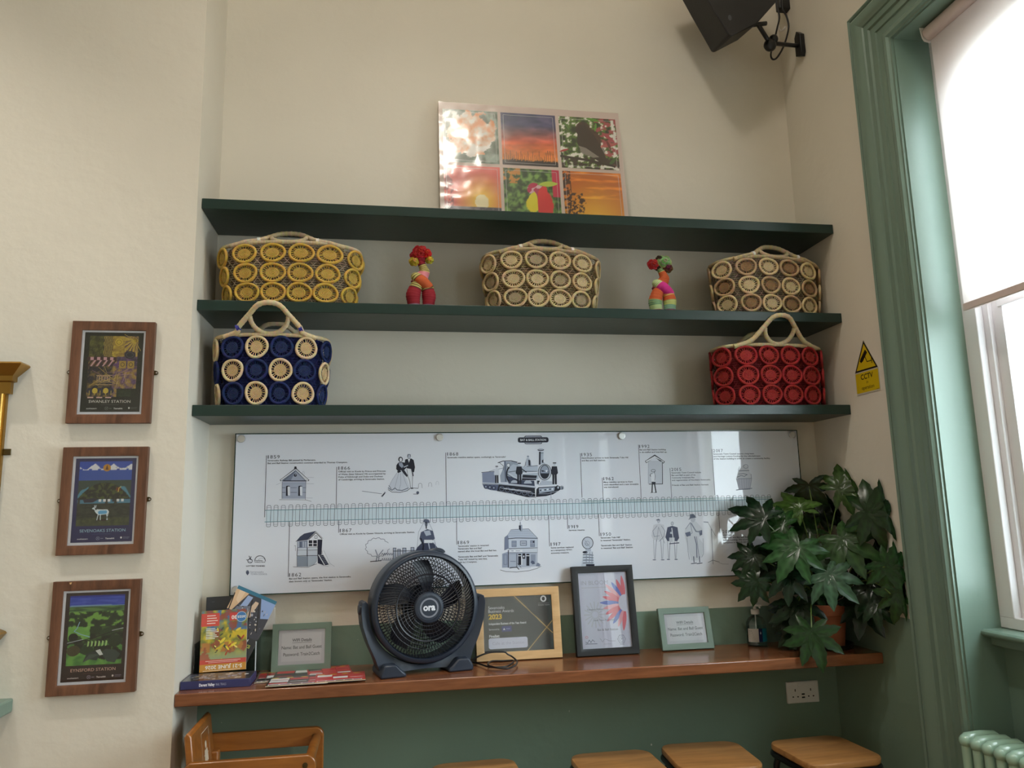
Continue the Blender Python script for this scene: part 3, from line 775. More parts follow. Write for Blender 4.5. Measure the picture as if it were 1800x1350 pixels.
# poster 1 ------------------------------------------------------------------
D = .02
def poster(z, label):
    t, ar, W, H = framed('station_poster', label, 'poster', (PX, -AL_D-.002, z), .276, .366, D, .032, M_POSTERWOOD, group='framed station posters on the left wall')
    hang_ears(t, .276, .366, D); return t, ar, W, H
t, ar, W, H = poster(1.931, 'wooden framed dark green poster reading SWANLEY STATION, top of three')
BG = (24, 32, 30); ar.rect(.009, .009, W-.007, H-.007, BG)
x0, x1, y0, y1 = .026, W-.024, .062, H-.02
def p1(u, v):
    n = nz(u*9, v*12, 3); k = nz(int(u*7)*3.1, int(v*9)*2.7, 1, 1)
    base = (30, 34, 30)
    if v > .66:
        if u < .3: base = mixc((52, 56, 30), (96, 96, 44), .5+n)
        elif u < .48: base = (170, 148, 60) if int((u*60+abs(v-.8)*20)) % 2 else (60, 50, 60)
        elif u < .72: base = mixc((196, 170, 66), (150, 120, 60), .5+n)
        else: base = (190, 160, 70) if int(math.degrees(math.atan2(v-.95, u-.95))/9) % 2 else (86, 60, 78)
    elif v > .5 and u > .5: base = mixc((110, 76, 120), (60, 54, 76), .5+1.4*n) if k < .1 else (168, 140, 76)
    elif u > .5: base = mixc((96, 70, 110), (170, 140, 70), .5+1.3*n)
    else: base = mixc((34, 34, 50), (128, 104, 56), .35+1.6*n)
    if v < .14 and u > .6: base = (28, 40, 30)
    return tuple(max(0, c+34*nz(u*40, v*50, 5, 2)) for c in base)
ar.raster(x0, y0, x1, y1, 60, 84, p1)
w_, h_ = x1-x0, y1-y0
def q(u, v): return (x0+u*w_, y0+v*h_)
for i in range(9):
    c = (208, 160, 170) if i % 2 else (60, 30, 42)
    ar.poly([q(-.03+i*.067, .60), q(-.03+(i+1)*.067, .60), q(-.03+(i+1)*.067, .65), q(-.03+i*.067, .65)], c)
    ar.poly([q(-.02+i*.06, .50), q(-.02+i*.06+.03, .50), q(.10+i*.06, .60), q(.06+i*.06, .60)], c)
ar.ell(*q(.92, .93), .011, .011, (180, 150, 60)); ar.ell(*q(.92, .93), .007, .007, (60, 44, 60), w=.0015)
for i in range(12):
    a = R(150+i*14); ar.line([q(.92, .93), (q(.92, .93)[0]+.04*math.cos(a), q(.92, .93)[1]+.045*math.sin(a))], .0014, (206, 180, 80))
ar.ell(*q(.60, .9), .013, .013, (206, 178, 66)); ar.ell(*q(.60, .9), .008, .008, (110, 84, 50), w=.0015)
ar.ell(*q(.84, .69), .018, .014, (40, 44, 50)); ar.ell(*q(.84, .69), .012, .009, (100, 90, 110), w=.0014)
for a, b in ((.63, .53), (.8, .53)): ar.rect(*q(a, b-.06), *q(a+.14, b+.06), (176, 146, 66)); ar.ell(*q(a+.07, b), .006, .007, (60, 44, 60), w=.0018)
for i in range(5): ar.frame(*q(.2+i*.055, .26), *q(.235+i*.055, .34), .0016, (214, 184, 150))
for v in (.35, .24, .2): ar.line([q(.18, v), q(.5, v)], .0018, (200, 170, 130))
for i in range(5):
    ar.ell(*q(.06+i*.11, .1), .009, .010, (206, 180, 66) if i % 2 else (40, 44, 70)); ar.line([q(.06+i*.11, .03), q(.06+i*.11, .1)], .002, (206, 180, 80))
for i in range(3): ar.rect(*q(.03+i*.18, -.02), *q(.15+i*.18, 0), (214, 180, 170))
for i in range(22): ar.line([q(random.uniform(.02, .95), random.uniform(.15, .5)) for _ in range(2)], .001, random.choice([(206, 178, 90), (150, 110, 150), (30, 28, 40), (190, 150, 160)]))
for i in range(4): ar.line([q(.66, .02+i*.025), q(.9, .02+i*.025)], .0012, (60, 90, 60))
ar.text('SWANLEY STATION', W*.17, .041, .0098, (226, 226, 220), width=.137); ar.rect(W*.36, .0335, W*.64, .0345, (90, 96, 92))
station_logos(ar, W, .0185, (214, 216, 214), (120, 128, 126)); ar.build('poster_print', M_GPRINT, t)

# poster 2 ------------------------------------------------------------------
t, ar, W, H = poster(1.482, 'wooden framed navy poster with a pale blue deer reading SEVENOAKS STATION')
ar.rect(.009, .009, W-.007, H-.007, (26, 30, 88)); x0, x1, y0, y1 = .022, W-.020, .064, H-.018; w_, h_ = x1-x0, y1-y0
def p2(u, v):
    n = nz(u*6, v*9, 11); sky = (44, 78, 178)
    top = .96-.07*abs(math.sin(u*9+.5))-.02*n; bot = .865+.02*(1 if int(u*17) % 3 == 0 else -1)-(.05 if u > .78 and u < .9 else 0)
    if v > .86:
        if bot < v < top and u > .0: return (232, 234, 240)
        return sky
    if v > .70: return mixc((40, 76, 160), (58, 96, 190), .5+nz(int(u*16), int(v*26), 2, 1)*1.5)
    hill = .70-1.1*(u-.5)**2*.9
    if v > hill-.03 and v <= .72: return (76, 142, 168) if v < hill+.02+.02*math.sin(u*30) and abs(u-.5) > .3 else (50, 70, 62)
    if v > .40:
        t_ = nz(u*14, v*18, 4, 3); return (70, 84, 40) if t_ > .12 else ((22, 26, 22) if t_ < -.05 else (38, 46, 34))
    if v > .34: return (76, 132, 160) if nz(u*14, v*4, 8, 2) > 0 or u > .85 else (46, 50, 48)
    return mixc((52, 60, 48), (34, 40, 34), .5+1.5*nz(u*8, v*26, 6, 3)) if v > .12 else mixc((74, 82, 48), (46, 56, 40), .5+nz(u*14, v*20, 7))
ar.raster(x0, y0, x1, y1, 70, 100, p2)
for i in range(6): ar.rect(*q(.4+i*.085, .37), *q(.43+i*.085+.02, .41), (226, 230, 232) if i != 3 else (40, 50, 60))
ar.poly([q(.1, .41), q(.3, .43), q(.38, .40), (q(.30, .365)), q(.28, .36), q(.13, .36)], (40, 36, 60))
ar.ell(*q(.52, .9), .0125, .0125, (200, 140, 40)); ar.poly([q(.49, .87), q(.52, .95), q(.55, .87)], (90, 50, 30)); ar.ell(*q(.76, .56), .008, .008, (110, 50, 24)); ar.line([q(.76, .52), q(.77, .58), q(.81, .6)], .002, (230, 210, 90))
for dx, dy in ((.7, .9), (.74, .88), (.8, .89), (.9, .9)): ar.line([q(dx-.015, dy+.005), q(dx, dy-.004), q(dx+.018, dy+.006)], .001, (110, 60, 60))
ar.ell(*q(.5, .09), .02, .0035, (44, 24, 24)); dw = (226, 240, 246); db = (96, 176, 224)
ar.fan([q(.34, .225), q(.38, .255), q(.48, .25), q(.58, .25), q(.61, .215), q(.6, .18), q(.55, .175), q(.42, .165), q(.38, .185)], dw)
ar.fan([q(.40, .215), q(.44, .235), q(.56, .235), q(.575, .21), q(.56, .185), q(.42, .175)], db)
ar.fan([q(.355, .24), q(.33, .29), q(.29, .275), q(.285, .262), q(.32, .262), q(.36, .2), q(.40, .2)], dw); ar.line([q(.335, .285), q(.33, .315)], .0022, dw); ar.line([q(.352, .28), q(.36, .315)], .0022, dw)
for a, b in ((.41, .39), (.45, .455), (.565, .59), (.59, .575)): ar.line([q(a, .18), q((a+b)/2, .14), q(b, .09)], .0024, dw)
ar.text('SEVENOAKS STATION', W*.17, .043, .0098, (164, 206, 228), width=.146); ar.rect(W*.36, .0355, W*.64, .0365, (70, 90, 140))
station_logos(ar, W, .0185, (226, 228, 234), (150, 160, 190)); ar.build('poster_print', M_GPRINT, t)

# poster 3 ------------------------------------------------------------------
t, ar, W, H = poster(1.030, 'wooden framed brown poster of green hills reading EYNSFORD STATION, lowest of three')
ar.rect(.009, .009, W-.007, H-.007, (44, 26, 28)); x0, x1, y0, y1 = .022, W-.018, .060, H-.017; w_, h_ = x1-x0, y1-y0
def p3(u, v):
    if v > .855+.008*math.sin(u*4): return mixc((36, 66, 178), (70, 92, 200), .5+1.3*nz(u*3, v*30, 2, 3)) if v < .98 else (28, 44, 150)
    if v > .84: return (120, 160, 190)
    if v > .76: return mixc((96, 140, 76), (40, 76, 48), .45+1.4*nz(u*3, v*34, 5, 3))
    n = nz(u*7, v*11, 9, 4)
    if v > .55:
        if n > .14: return (120, 172, 74)
        return mixc((26, 48, 28), (54, 88, 44), .5+1.8*n)
    if v > .3:
        f = nz(u*5+3, v*7, 13, 3)
        if u < .4 and v > .36 and f > -.12: return mixc((104, 168, 72), (130, 190, 90), .5+n)
        return mixc((18, 32, 22), (60, 92, 44), .4+2.2*n)
    if v > .06+.25*max(0, .7-u) and n < .1: return mixc((20, 28, 22), (52, 66, 40), .5+1.6*n)
    return mixc((110, 170, 76), (70, 130, 60), .5+n)
ar.raster(x0, y0, x1, y1, 74, 104, p3)
for c, rx, ry, cl in (((.5, .5), .02, .012, (30, 56, 30)), ((.72, .47), .024, .013, (38, 66, 36)), ((.86, .33), .022, .019, (28, 52, 28)), ((.12, .21), .021, .017, (70, 66, 40)), ((.36, .22), .02, .017, (34, 60, 34)), ((.1, .4), .015, .014, (18, 34, 24))):
    ar.ell(*q(*c), rx, ry, cl, rot=10)
ar.line([q(0, .31), q(.3, .36), q(.62, .42), q(1, .52)], .0028, (20, 24, 28)); ar.line([q(0, .325), q(.28, .37)], .0018, (190, 200, 210)); ar.line([q(.8, .48), q(1, .51)], .002, (200, 208, 214))
ar.line([q(.2, .62), q(.16, .53), q(.11, .49), q(.24, .44), q(.4, .40)], .0024, (150, 196, 220))
for i in range(6): ar.fan([q(.36+i*.065, .26), q(.39+i*.065, .27), q(.4+i*.065, .33), q(.37+i*.065, .345)], (170, 210, 130))
ar.fan([q(.3, .04), q(.36, .16), q(.5, .2), q(.62, .16), q(.55, .06), q(.42, .08)], (40, 56, 54)); ar.fan([q(.62, .16), q(.7, .22), q(.88, .2), q(.97, .14), q(.88, .02), q(.74, .04)], (52, 70, 66))
for i in range(9): ar.line([q(.32+i*.03, .05+.01*i), q(.42+i*.02, .15)], .0012, (90, 110, 104))
ar.fan([q(.52, .2), q(.6, .22), q(.66, .14), q(.6, .13)], (225, 230, 226)); ar.fan([q(.5, .23), q(.55, .25), q(.58, .21)], (50, 60, 40))
ar.text('EYNSFORD STATION', W*.18, .040, .0098, (224, 184, 166), width=.139); ar.rect(W*.36, .0325, W*.64, .0335, (110, 70, 64))
station_logos(ar, W, .0185, (226, 214, 210), (170, 160, 180)); ar.build('poster_print', M_GPRINT, t)
m = MB(); P0 = WM[t]@Vector((.055, -D-.0005, .362)); m.prism([(P0.x-.004, P0.z), (P0.x+.004, P0.z+.001), (P0.x+.002, P0.z-.005), (P0.x-.002, P0.z-.006)], P0.y-.0008, P0.y); obj('chipped_edge', m, M_OAK, t, smooth=0)

# ================================================================ PHOTO COLLAGE ON THE TOP SHELF
cw, chh = .845, .618; lean = R(7.6)
t = thing('photo_collage', 'wide panel of six nature photographs in clear film, leaning on the top shelf', 'photo panel', (.930, -.112, S1+.004), (-lean, 0, 0))
m = MB(); m.box(0, cw, 0, .022, 0, chh); obj('panel', m, plain('panel_pale_pink', (216, 196, 186), .55), t, world=False, bevel=.001)
L = WM[t]; ar = Art(lambda u, v: L@Vector((u, 0, v)), L.to_3x3()@Vector((0, -1, 0)))
cx = [(.018, .268), (.282, .537), (.553, .826)]; rows = [(.308, .582), (.012, .292)]
def sunset_a(u, v):
    n = nz(u*3, v*9, 21)
    if v < .09+.05*abs(nz(u*20, 1, 2)): return (36, 26, 30)
    c = mixc((232, 150, 50), (220, 100, 60), v*2.2) if v < .45 else mixc((214, 96, 66), (66, 70, 110), (v-.45)*3)
    return tuple(a+50*n*(1 if i == 0 else .6) for i, a in enumerate(c))
def flowers(u, v):
    n = nz(u*6, v*6, 31); d = math.hypot(u-.5, (v-.55)*1.0)
    if d < .42+.15*n: return mixc((238, 232, 226), (226, 140, 80), .2+1.3*nz(u*5, v*5, 33)+v*.35)
    return mixc((60, 84, 62), (150, 168, 156), .5+1.4*n)
def bird(u, v):
    n = nz(u*10, v*10, 41, 3)
    if ((u-.52)/.2)**2+((v-.55)/.24)**2 < 1 or math.hypot(u-.42, v-.78) < .13: return mixc((58, 44, 40), (96, 66, 50), .4+.8*n)
    if ((u-.55)/.22)**2+((v-.36)/.12)**2 < 1: return (130, 122, 116)
    if v < .22 and n < .1: return (60, 50, 42)
    if n > .26: return (240, 236, 226)
    if u > .62 and nz(u*7, v*12, 43) > 0: return (170, 80, 84)
    return mixc((40, 56, 32), (120, 156, 64), .5+1.6*n)
def sunset_b(u, v):
    d = math.hypot((u-.66), (v-.36)*.9); n = nz(u*8, v*8, 51)
    if v < .28: return (56, 52, 66) if n < .12 else (90, 84, 96)
    if d < .12: return (255, 240, 190)
    if u < .16 and n > -.05: return (150, 50, 54)
    return mixc((246, 196, 50), (226, 96, 84), min(1, (d-.12)*2.6))
def parrot(u, v):
    n = nz(u*9, v*9, 61)
    if (u-.72)**2/.02+(v-.35)**2/.07 < 1: return (222, 46, 54) if v > .18 else (236, 200, 50)
    if (u-.5)**2/.014+(v-.36)**2/.02 < 1: return (238, 222, 44)
    if (u-.58)**2/.03+(v-.62)**2/.008 < 1: return (232, 190, 200) if n > 0 else (190, 40, 90)
    if u > .86 and v > .5: return (210, 40, 80)
    if v > .72 and u < .3 and n > 0: return (206, 140, 60)
    return mixc((34, 66, 30), (126, 168, 84), .5+1.5*n)
def sunset_c(u, v):
    n = nz(u*2.5, v*16, 71, 3); m_ = nz(u*16, v*16, 72, 3); d = math.hypot(u-.48, (v-.1)*1.1)
    if u < .36-.25*abs(v-.42) and m_ > -.02 and v < .6: return (66, 36, 26)
    if u < .14 and v > .55 and m_ > -.1: return (70, 36, 24)
    if v < .08: return (90, 50, 20)
    if d < .13: return (255, 250, 222)
    c = mixc((252, 200, 60), (204, 106, 30), min(1, d*1.2))
    return tuple(a+70*max(0, n)*(1, .9, .4)[i] for i, a in enumerate(c)) if v > .5 else c
for r_, fs in enumerate(((flowers, sunset_a, bird), (sunset_b, parrot, sunset_c))):
    for c_, fn in enumerate(fs):
        a, b = cx[c_]; z0, z1 = rows[r_]; ar.raster(a, z0, b, z1, 64, 64, fn)
    for c_ in range(3):
        a, b = cx[c_]; z0, z1 = rows[r_]; ar.frame(a+.012, z0+.012, b-.012, z1-.012, .0013, (214, 214, 214))
def leaf2(x, y, l, a, c, w=.22):
    P = []
    for i in range(9): s_ = i/8; P.append((s_*l, w*l*math.sin(math.pi*s_)**.8*.5))
    P += [(p[0], -p[1]) for p in P[::-1][1:-1]]; ca, sa = math.cos(R(a)), math.sin(R(a)); ar.fan([(x+p[0]*ca-p[1]*sa, y+p[0]*sa+p[1]*ca) for p in P], c)
bx, bz = .553, .308
for (x, y, l, a, c) in ((.19, .12, .09, 15, (186, 90, 90)), (.17, .08, .06, 60, (214, 130, 120)), (.2, .2, .08, -40, (176, 70, 84)), (.22, .16, .06, -70, (120, 50, 50)), (.13, .27, .07, -10, (92, 150, 50)), (.17, .2, .05, 80, (96, 160, 56)), (.22, .02, .07, 50, (60, 96, 44)), (.05, .2, .05, 120, (90, 130, 60)), (.04, .1, .05, 200, (176, 60, 60))): leaf2(bx+x, bz+y, l, a, c)
ar.fan([(bx+.075, bz+.20), (bx+.10, bz+.235), (bx+.125, bz+.235), (bx+.145, bz+.205), (bx+.165, bz+.18), (bx+.20, bz+.10), (bx+.215, bz+.05), (bx+.17, bz+.045), (bx+.11, bz+.09), (bx+.08, bz+.13), (bx+.085, bz+.18)], (56, 44, 40)); ar.fan([(bx+.085, bz+.12), (bx+.12, bz+.11), (bx+.18, bz+.065), (bx+.15, bz+.06), (bx+.10, bz+.085)], (140, 132, 124)); ar.ell(bx+.105, bz+.212, .003, .003, (10, 8, 8))
ar.line([(bx+.0, bz+.06), (bx+.13, bz+.045), (bx+.25, bz+.02)], .012, (50, 40, 34))
for i in range(26): x = .282+.01+i*.0092; ar.line([(x, .308+.02), (x+random.uniform(-.004, .004), .308+.04+random.uniform(0, .035)*(1.4 if i > 15 else 1))], .0018, (40, 26, 26))
ar.ell(.455, .01+.16, .02, .04, (224, 44, 52), rot=-20); leaf2(.40, .1, .08, 75, (240, 226, 50), .5); leaf2(.44, .215, .09, 5, (196, 216, 80), .3); leaf2(.39, .2, .05, 20, (196, 36, 84), .5)
ar.build('photograph_prints', M_GPRINT, t)
fm = MB(); nx, ny = 60, 44; vs = []
for j in range(ny+1):
    for i in range(nx+1):
        u, v = i/nx, j/ny; k = max(0, 1-1.5*u)
        vs.append((u*cw, -.004-.004*(abs(nz(u*7, v*6, 80))+.9*abs(nz(u*16, v*13, 83)))*(.15+k), v*chh))
fm.add(vs, [(j*(nx+1)+i, j*(nx+1)+i+1, (j+1)*(nx+1)+i+1, (j+1)*(nx+1)+i) for j in range(ny) for i in range(nx)])
obj('clear_film', fm, thin_glass('crinkled_film', refl=.6, rough=.16, base=.05), t, world=False, smooth=60)

# ================================================================ BRASS SURROUND AND MANTEL AT THE FAR LEFT
t = thing('brass_mirror_frame', 'tall brass frame with a stepped cornice at the far left edge, on the left wall', 'mirror', (-1.1, -AL_D, 1.2))
Y0 = -AL_D-.001
def cornice(m, xr, prof):
    # prof: (overhang, depth, z) steps; mitred return on the right end
    vs = []; n = len(prof)
    for xx, k in ((-1.7, 0), (xr, 1)):
        for o, dp, z in prof: vs.append((xx+o*(1 if k else -1), Y0-dp, z))
    for xx, k in ((xr, 1), (-1.7, 0)):
        for o, dp, z in prof: vs.append((xx+o*(1 if k else -1), Y0, z))
    fs = []
    for s_ in range(3):
        for i in range(n-1): fs.append((s_*n+i, (s_+1)*n+i, (s_+1)*n+i+1, s_*n+i+1))
    fs.append((0, n, 2*n, 3*n)); fs.append((n-1, 4*n-1, 3*n-1, 2*n-1)); m.add(vs, fs)
m = MB(); cornice(m, -.582, [(0.005, .02, 2.035), (.005, .022, 2.075), (.016, .034, 2.078), (.016, .036, 2.095), (.022, .042, 2.1), (.05, .066, 2.127), (.055, .072, 2.133), (.05, .066, 2.139)]); obj('cornice', m, M_BRASS, t, smooth=25)
m = MB()
for xa in (-1.70, -.600-.045):
    m.box(xa, xa+.055, Y0-.014, Y0, 1.19, 2.035); m.tube([(xa+.016, Y0-.016, 1.19), (xa+.016, Y0-.016, 2.035)], .012, 12); m.tube([(xa+.04, Y0-.016, 1.19), (xa+.04, Y0-.016, 2.035)], .009, 12)
obj('pilaster', m, M_BRASS, t, smooth=40)
m = MB(); cornice(m, -.582, [(.02, .03, 1.2), (.045, .05, 1.23), (.05, .055, 1.236), (.045, .05, 1.242), (.0, .02, 1.262)]); obj('base_moulding', m, M_BRASS, t, smooth=25)
m = MB(); m.box(-1.66, -.64, Y0-.006, Y0-.001, 1.25, 2.04); obj('mirror_glass', m, plain('mirror_silver', (230, 232, 232), .03, metal=1), t, smooth=0)
m = MB(); m.box(-.59, -.566, Y0-.003, Y0, 1.824, 1.846); o = obj('fixing_lug', m, M_DBRASS, t, bevel=.004)
m = MB(); m.box(-2.1, -.495, -AL_D-.16, -AL_D-.001, .985, 1.03); m.box(-2.06, -.535, -AL_D-.13, -AL_D-.001, .955, .985)
tag(obj('mantel_shelf', m, M_SAGE, bevel=.006), 'green painted mantel shelf end below the brass frame at the far left', 'mantel shelf')
# ================================================================ GLASS HISTORY BOARD
BX0, BX1, BZ0, BZ1 = .1063, 2.5461, 1.2939, 1.9275; BYF = -.030
t = thing('history_board', 'long white glass board with a drawn railway timeline under the lowest shelf', 'information board', ((BX0+BX1)/2, 0, BZ0))
M_BOARD, nt, p = newmat('back_printed_glass'); p.inputs['Base Color'].default_value = (*col((222, 227, 240)), 1); p.inputs['Roughness'].default_value = .5
p.inputs['Coat Weight'].default_value = 1.0; p.inputs['Coat Roughness'].default_value = .02; p.inputs['Coat IOR'].default_value = 1.6
m = MB(); m.box(BX0+.004, BX1-.004, BYF, BYF+.008, BZ0+.004, BZ1-.004); obj('printed_panel', m, M_BOARD, t, smooth=0)
m = MB()
for q_ in ((BX0, BX1, BZ1-.004, BZ1), (BX0, BX1, BZ0, BZ0+.004), (BX0, BX0+.004, BZ0+.004, BZ1-.004), (BX1-.004, BX1, BZ0+.004, BZ1-.004)): m.box(q_[0], q_[1], BYF-.0005, BYF+.0085, q_[2], q_[3])
obj('glass_edge', m, plain('dark_glass_edge', (16, 52, 44), .2), t, smooth=0)
for z in (BZ1-.022, BZ0+.022):
    for x in (.131, .926, 1.717, 2.519):
        M = Matrix.Translation((x, -.0005, z)) @ Matrix.Rotation(R(90), 4, 'X')
        m = MB(); m.lathe([(.0095, 0), (.0095, .029), (.015, .0295), (.0155, .031), (.0155, .0365), (.0145, .038), (.0125, .0382), (.012, .0375), (.0001, .0375)], 28, M); obj('standoff', m, M_STEEL, t, smooth=35)
INK = (34, 38, 58); INK2 = (22, 26, 44); GREY = (128, 136, 158); LG = (176, 184, 202); WH = (222, 226, 236); TEAL = (96, 140, 156); PALE = (204, 220, 232)
def bmap(u, v): return Vector((u, BYF, v))
def crop(x0, y0, s): return lambda u, v: at(x0+u/s, y0+v/s, 1, BYF)
NB = Vector((0, -1, 0))
def pxz(px, py): p_ = at(px, py, 1, BYF); return p_.x, p_.z
# lettering
ar = Art(bmap, NB, d0=.0003)
def entry(year, yx, yy, line, lines, far=False):
    c = INK if not far else (70, 78, 100)
    (xa, za), (xb, zb) = pxz(*line[0]), pxz(*line[1]); xm = (xa+xb)/2; ar.line([(xm, za), (xm, zb)], .0022, c)
    x, z = pxz(yx, yy)
    xx = x
    for ch in year:
        ar.text(ch, xx, z, .0135, c, width=.0095 if ch != '1' else .0032)
        xx += .0135 if ch != '1' else .0095
    z -= .0105
    for tx, ex in lines:
        if tx: ex_, _ = pxz(ex, yy); ar.text(tx, x, z, .0058, c, width=ex_-x, bold=.022)
        z -= .0108
entry('1859', 470.7, 806.2, ((468, 801), (465.5, 909)), [('Sevenoaks Railway Bill passed by Parliament.', 555), ('Bat and Ball Station construction contract awarded to Thomas Crampton.', 611)])
entry('1866', 594.9, 825.8, ((592.4, 821), (590.4, 905.6)), [('Official visit to Knole by Prince and Princess', 678), ('of Wales (later Edward VII) accompanied by', 678), ('Duke of Edinburgh and Duke and Duchess', 673), ('of Cambridge, arriving at Sevenoaks Station.', 676)])
entry('1867', 597.3, 935.6, ((595.5, 905.6), (595.5, 936)), [('Official visit to Knole by Queen Victoria, arriving at Sevenoaks Station.', 729)])
entry('1862', 508.2, 1013.8, ((509.3, 907.8), (506.5, 1013.8)), [('Bat and Ball Station opens, the first station in Sevenoaks,', 617), ("then known only as 'Sevenoaks' Station.", 584)])
entry('1868', 786.2, 801, ((783.8, 796), (784.4, 899.6)), [("Sevenoaks mainline station opens, confusingly as 'Sevenoaks'", 889)])
entry('1869', 804.9, 956.7, ((802.7, 899), (802.7, 957)), [("'Sevenoaks' station is renamed", 859), ("'Sevenoaks Bat and Ball'", 847), ('named after the local Bat and Ball Inn.', 873), ('', 0), ("'Sevenoaks Bat and Ball' and 'Sevenoaks", 875), ("Tubs Hill' linked by new line,", 856), ('built by J Crampton.', 838)])
entry('1935', 1022.2, 802, ((1020, 797), (1023, 874.4)), [('Electrification arrives to both Sevenoaks Tubs Hill', 1104), ('and Bat and Ball stations.', 1064)])
entry('1962', 1060.7, 844.4, ((1058.9, 840), (1060.4, 891)), [('Many mainline services to Kent', 1112), ('were electrified and a new timetable', 1122), ('was introduced.', 1087)])
entry('1917', 968.2, 959.6, ((964, 895), (966, 960)), [('Some services replaced', 1008), ('as a temporary WW1', 1005), ('economy measure.', 1000)])
entry('1919', 999.6, 928.9, ((996.7, 894.4), (997.8, 929.3)), [('Services resume.', 1028)])
entry('1950', 1055.6, 942.2, ((1051, 889), (1053.8, 942)), [("'Sevenoaks Tubs Hill'", 1090), ("is renamed 'Sevenoaks' Station.", 1108), ('', 0), ("'Sevenoaks Bat and Ball' Station", 1110), ("is renamed 'Bat and Ball' Station.", 1112)])
entry('1992', 1124, 787.5, ((1122, 782), (1128, 890)), [('Bat and Ball Station building', 1170), ('is de-staffed and boarded up.', 1172)])
entry('2015', 1180, 828, ((1178, 823), (1180.5, 880)), [('Sevenoaks Town Council include', 1232), ('Bat and Ball as part of its', 1222), ('Community Investment Plan', 1220), ('and regeneration of Northern Sevenoaks.', 1248), ('', 0), ('Friends of Bat and Ball Station formed.', 1244)], True)
entry('2017', 1253.5, 795, ((1251.5, 789.5), (1256.5, 870)), [('Sevenoaks Town Council secure a long lease', 1325), ('and Heritage Lottery Funding for the refurbishment', 1336), ('of the Station building in order to create a community facility.', 1353)], True)
entry('2018', 1270, 937.5, ((1260, 870), (1266.5, 937)), [('Work begins to', 1290), ('refurbish the Bat and Ball', 1315), ('Station building. The works', 1315), ('complete in March 2019.', 1315)], True)
ar.build('lettering', M_PRINTB, t)
# station sign
ar = Art(bmap, NB); x, z = pxz(937.3, 773.3)
def rr(cx, cz, w, h, r, c):
    P = []
    for sx, sz, a0 in ((1, 1, 0), (-1, 1, 90), (-1, -1, 180), (1, -1, 270)):
        for i in range(6): a = R(a0+90*i/5); P.append((cx+sx*(w/2-r)+r*math.cos(a), cz+sz*(h/2-r)+r*math.sin(a)))
    ar.fan(P, c)
rr(x, z, .078, .036, .008, INK2); rr(x, z, .072, .031, .006, LG); rr(x, z, .136, .024, .009, LG); rr(x, z, .133, .0215, .008, INK2); ar.text('BAT & BALL STATION', x, z-.0042, .0085, WH, width=.112, align='C', bold=.02)
ar.build('station_roundel', M_PRINTB, t)
# railway track
ar = Art(bmap, NB); zt, zb = 1.620, 1.5745; xl, xr_ = .234, 2.392
ar.rect(xl, zb, xr_, zt, PALE)
n = 79
for i in range(n):
    xc = xl+.012+(xr_-xl-.02)*i/(n-1)+random.uniform(-.0015, .0015); w = .0078; c = random.choice([(56, 70, 92), (40, 50, 72), (84, 98, 118)]); top = 1.6385+random.uniform(-.001, .001); bo = 1.5555+random.uniform(-.001, .001)
    P = [(xc-w, zt), (xc-w, top-.004), (xc-w+.003, top), (xc+w-.003, top), (xc+w, top-.004), (xc+w, zt)]; ar.line(P, .0015, c); ar.line([(xc-w, top-.008), (xc+w, top-.008)], .0009, c)
    P = [(xc-w, zb), (xc-w, bo+.003), (xc-w+.003, bo), (xc+w-.003, bo), (xc+w, bo+.003), (xc+w, zb)]; ar.line(P, .0015, c); ar.line([(xc-w, bo+.008), (xc+w, bo+.008)], .0009, c)
    ar.line([(xc-w, zb), (xc-w-.001, zt)], .001, c); ar.line([(xc+w-.001, zb), (xc+w, zt)], .0018, c)
ar.line([(xl-.003, zt), (xr_, zt)], .0026, TEAL); ar.line([(xl-.003, zb), (xr_+.004, zb)], .0026, TEAL)
x2, _ = pxz(1023, 875); ar.line([(x2, zt+.009), (xr_, zt+.009)], .002, (90, 150, 148)); ar.line([(x2, zt+.004), (xr_, zt+.004)], .0012, (90, 150, 148))
ar.build('printed_track', M_PRINTB, t)

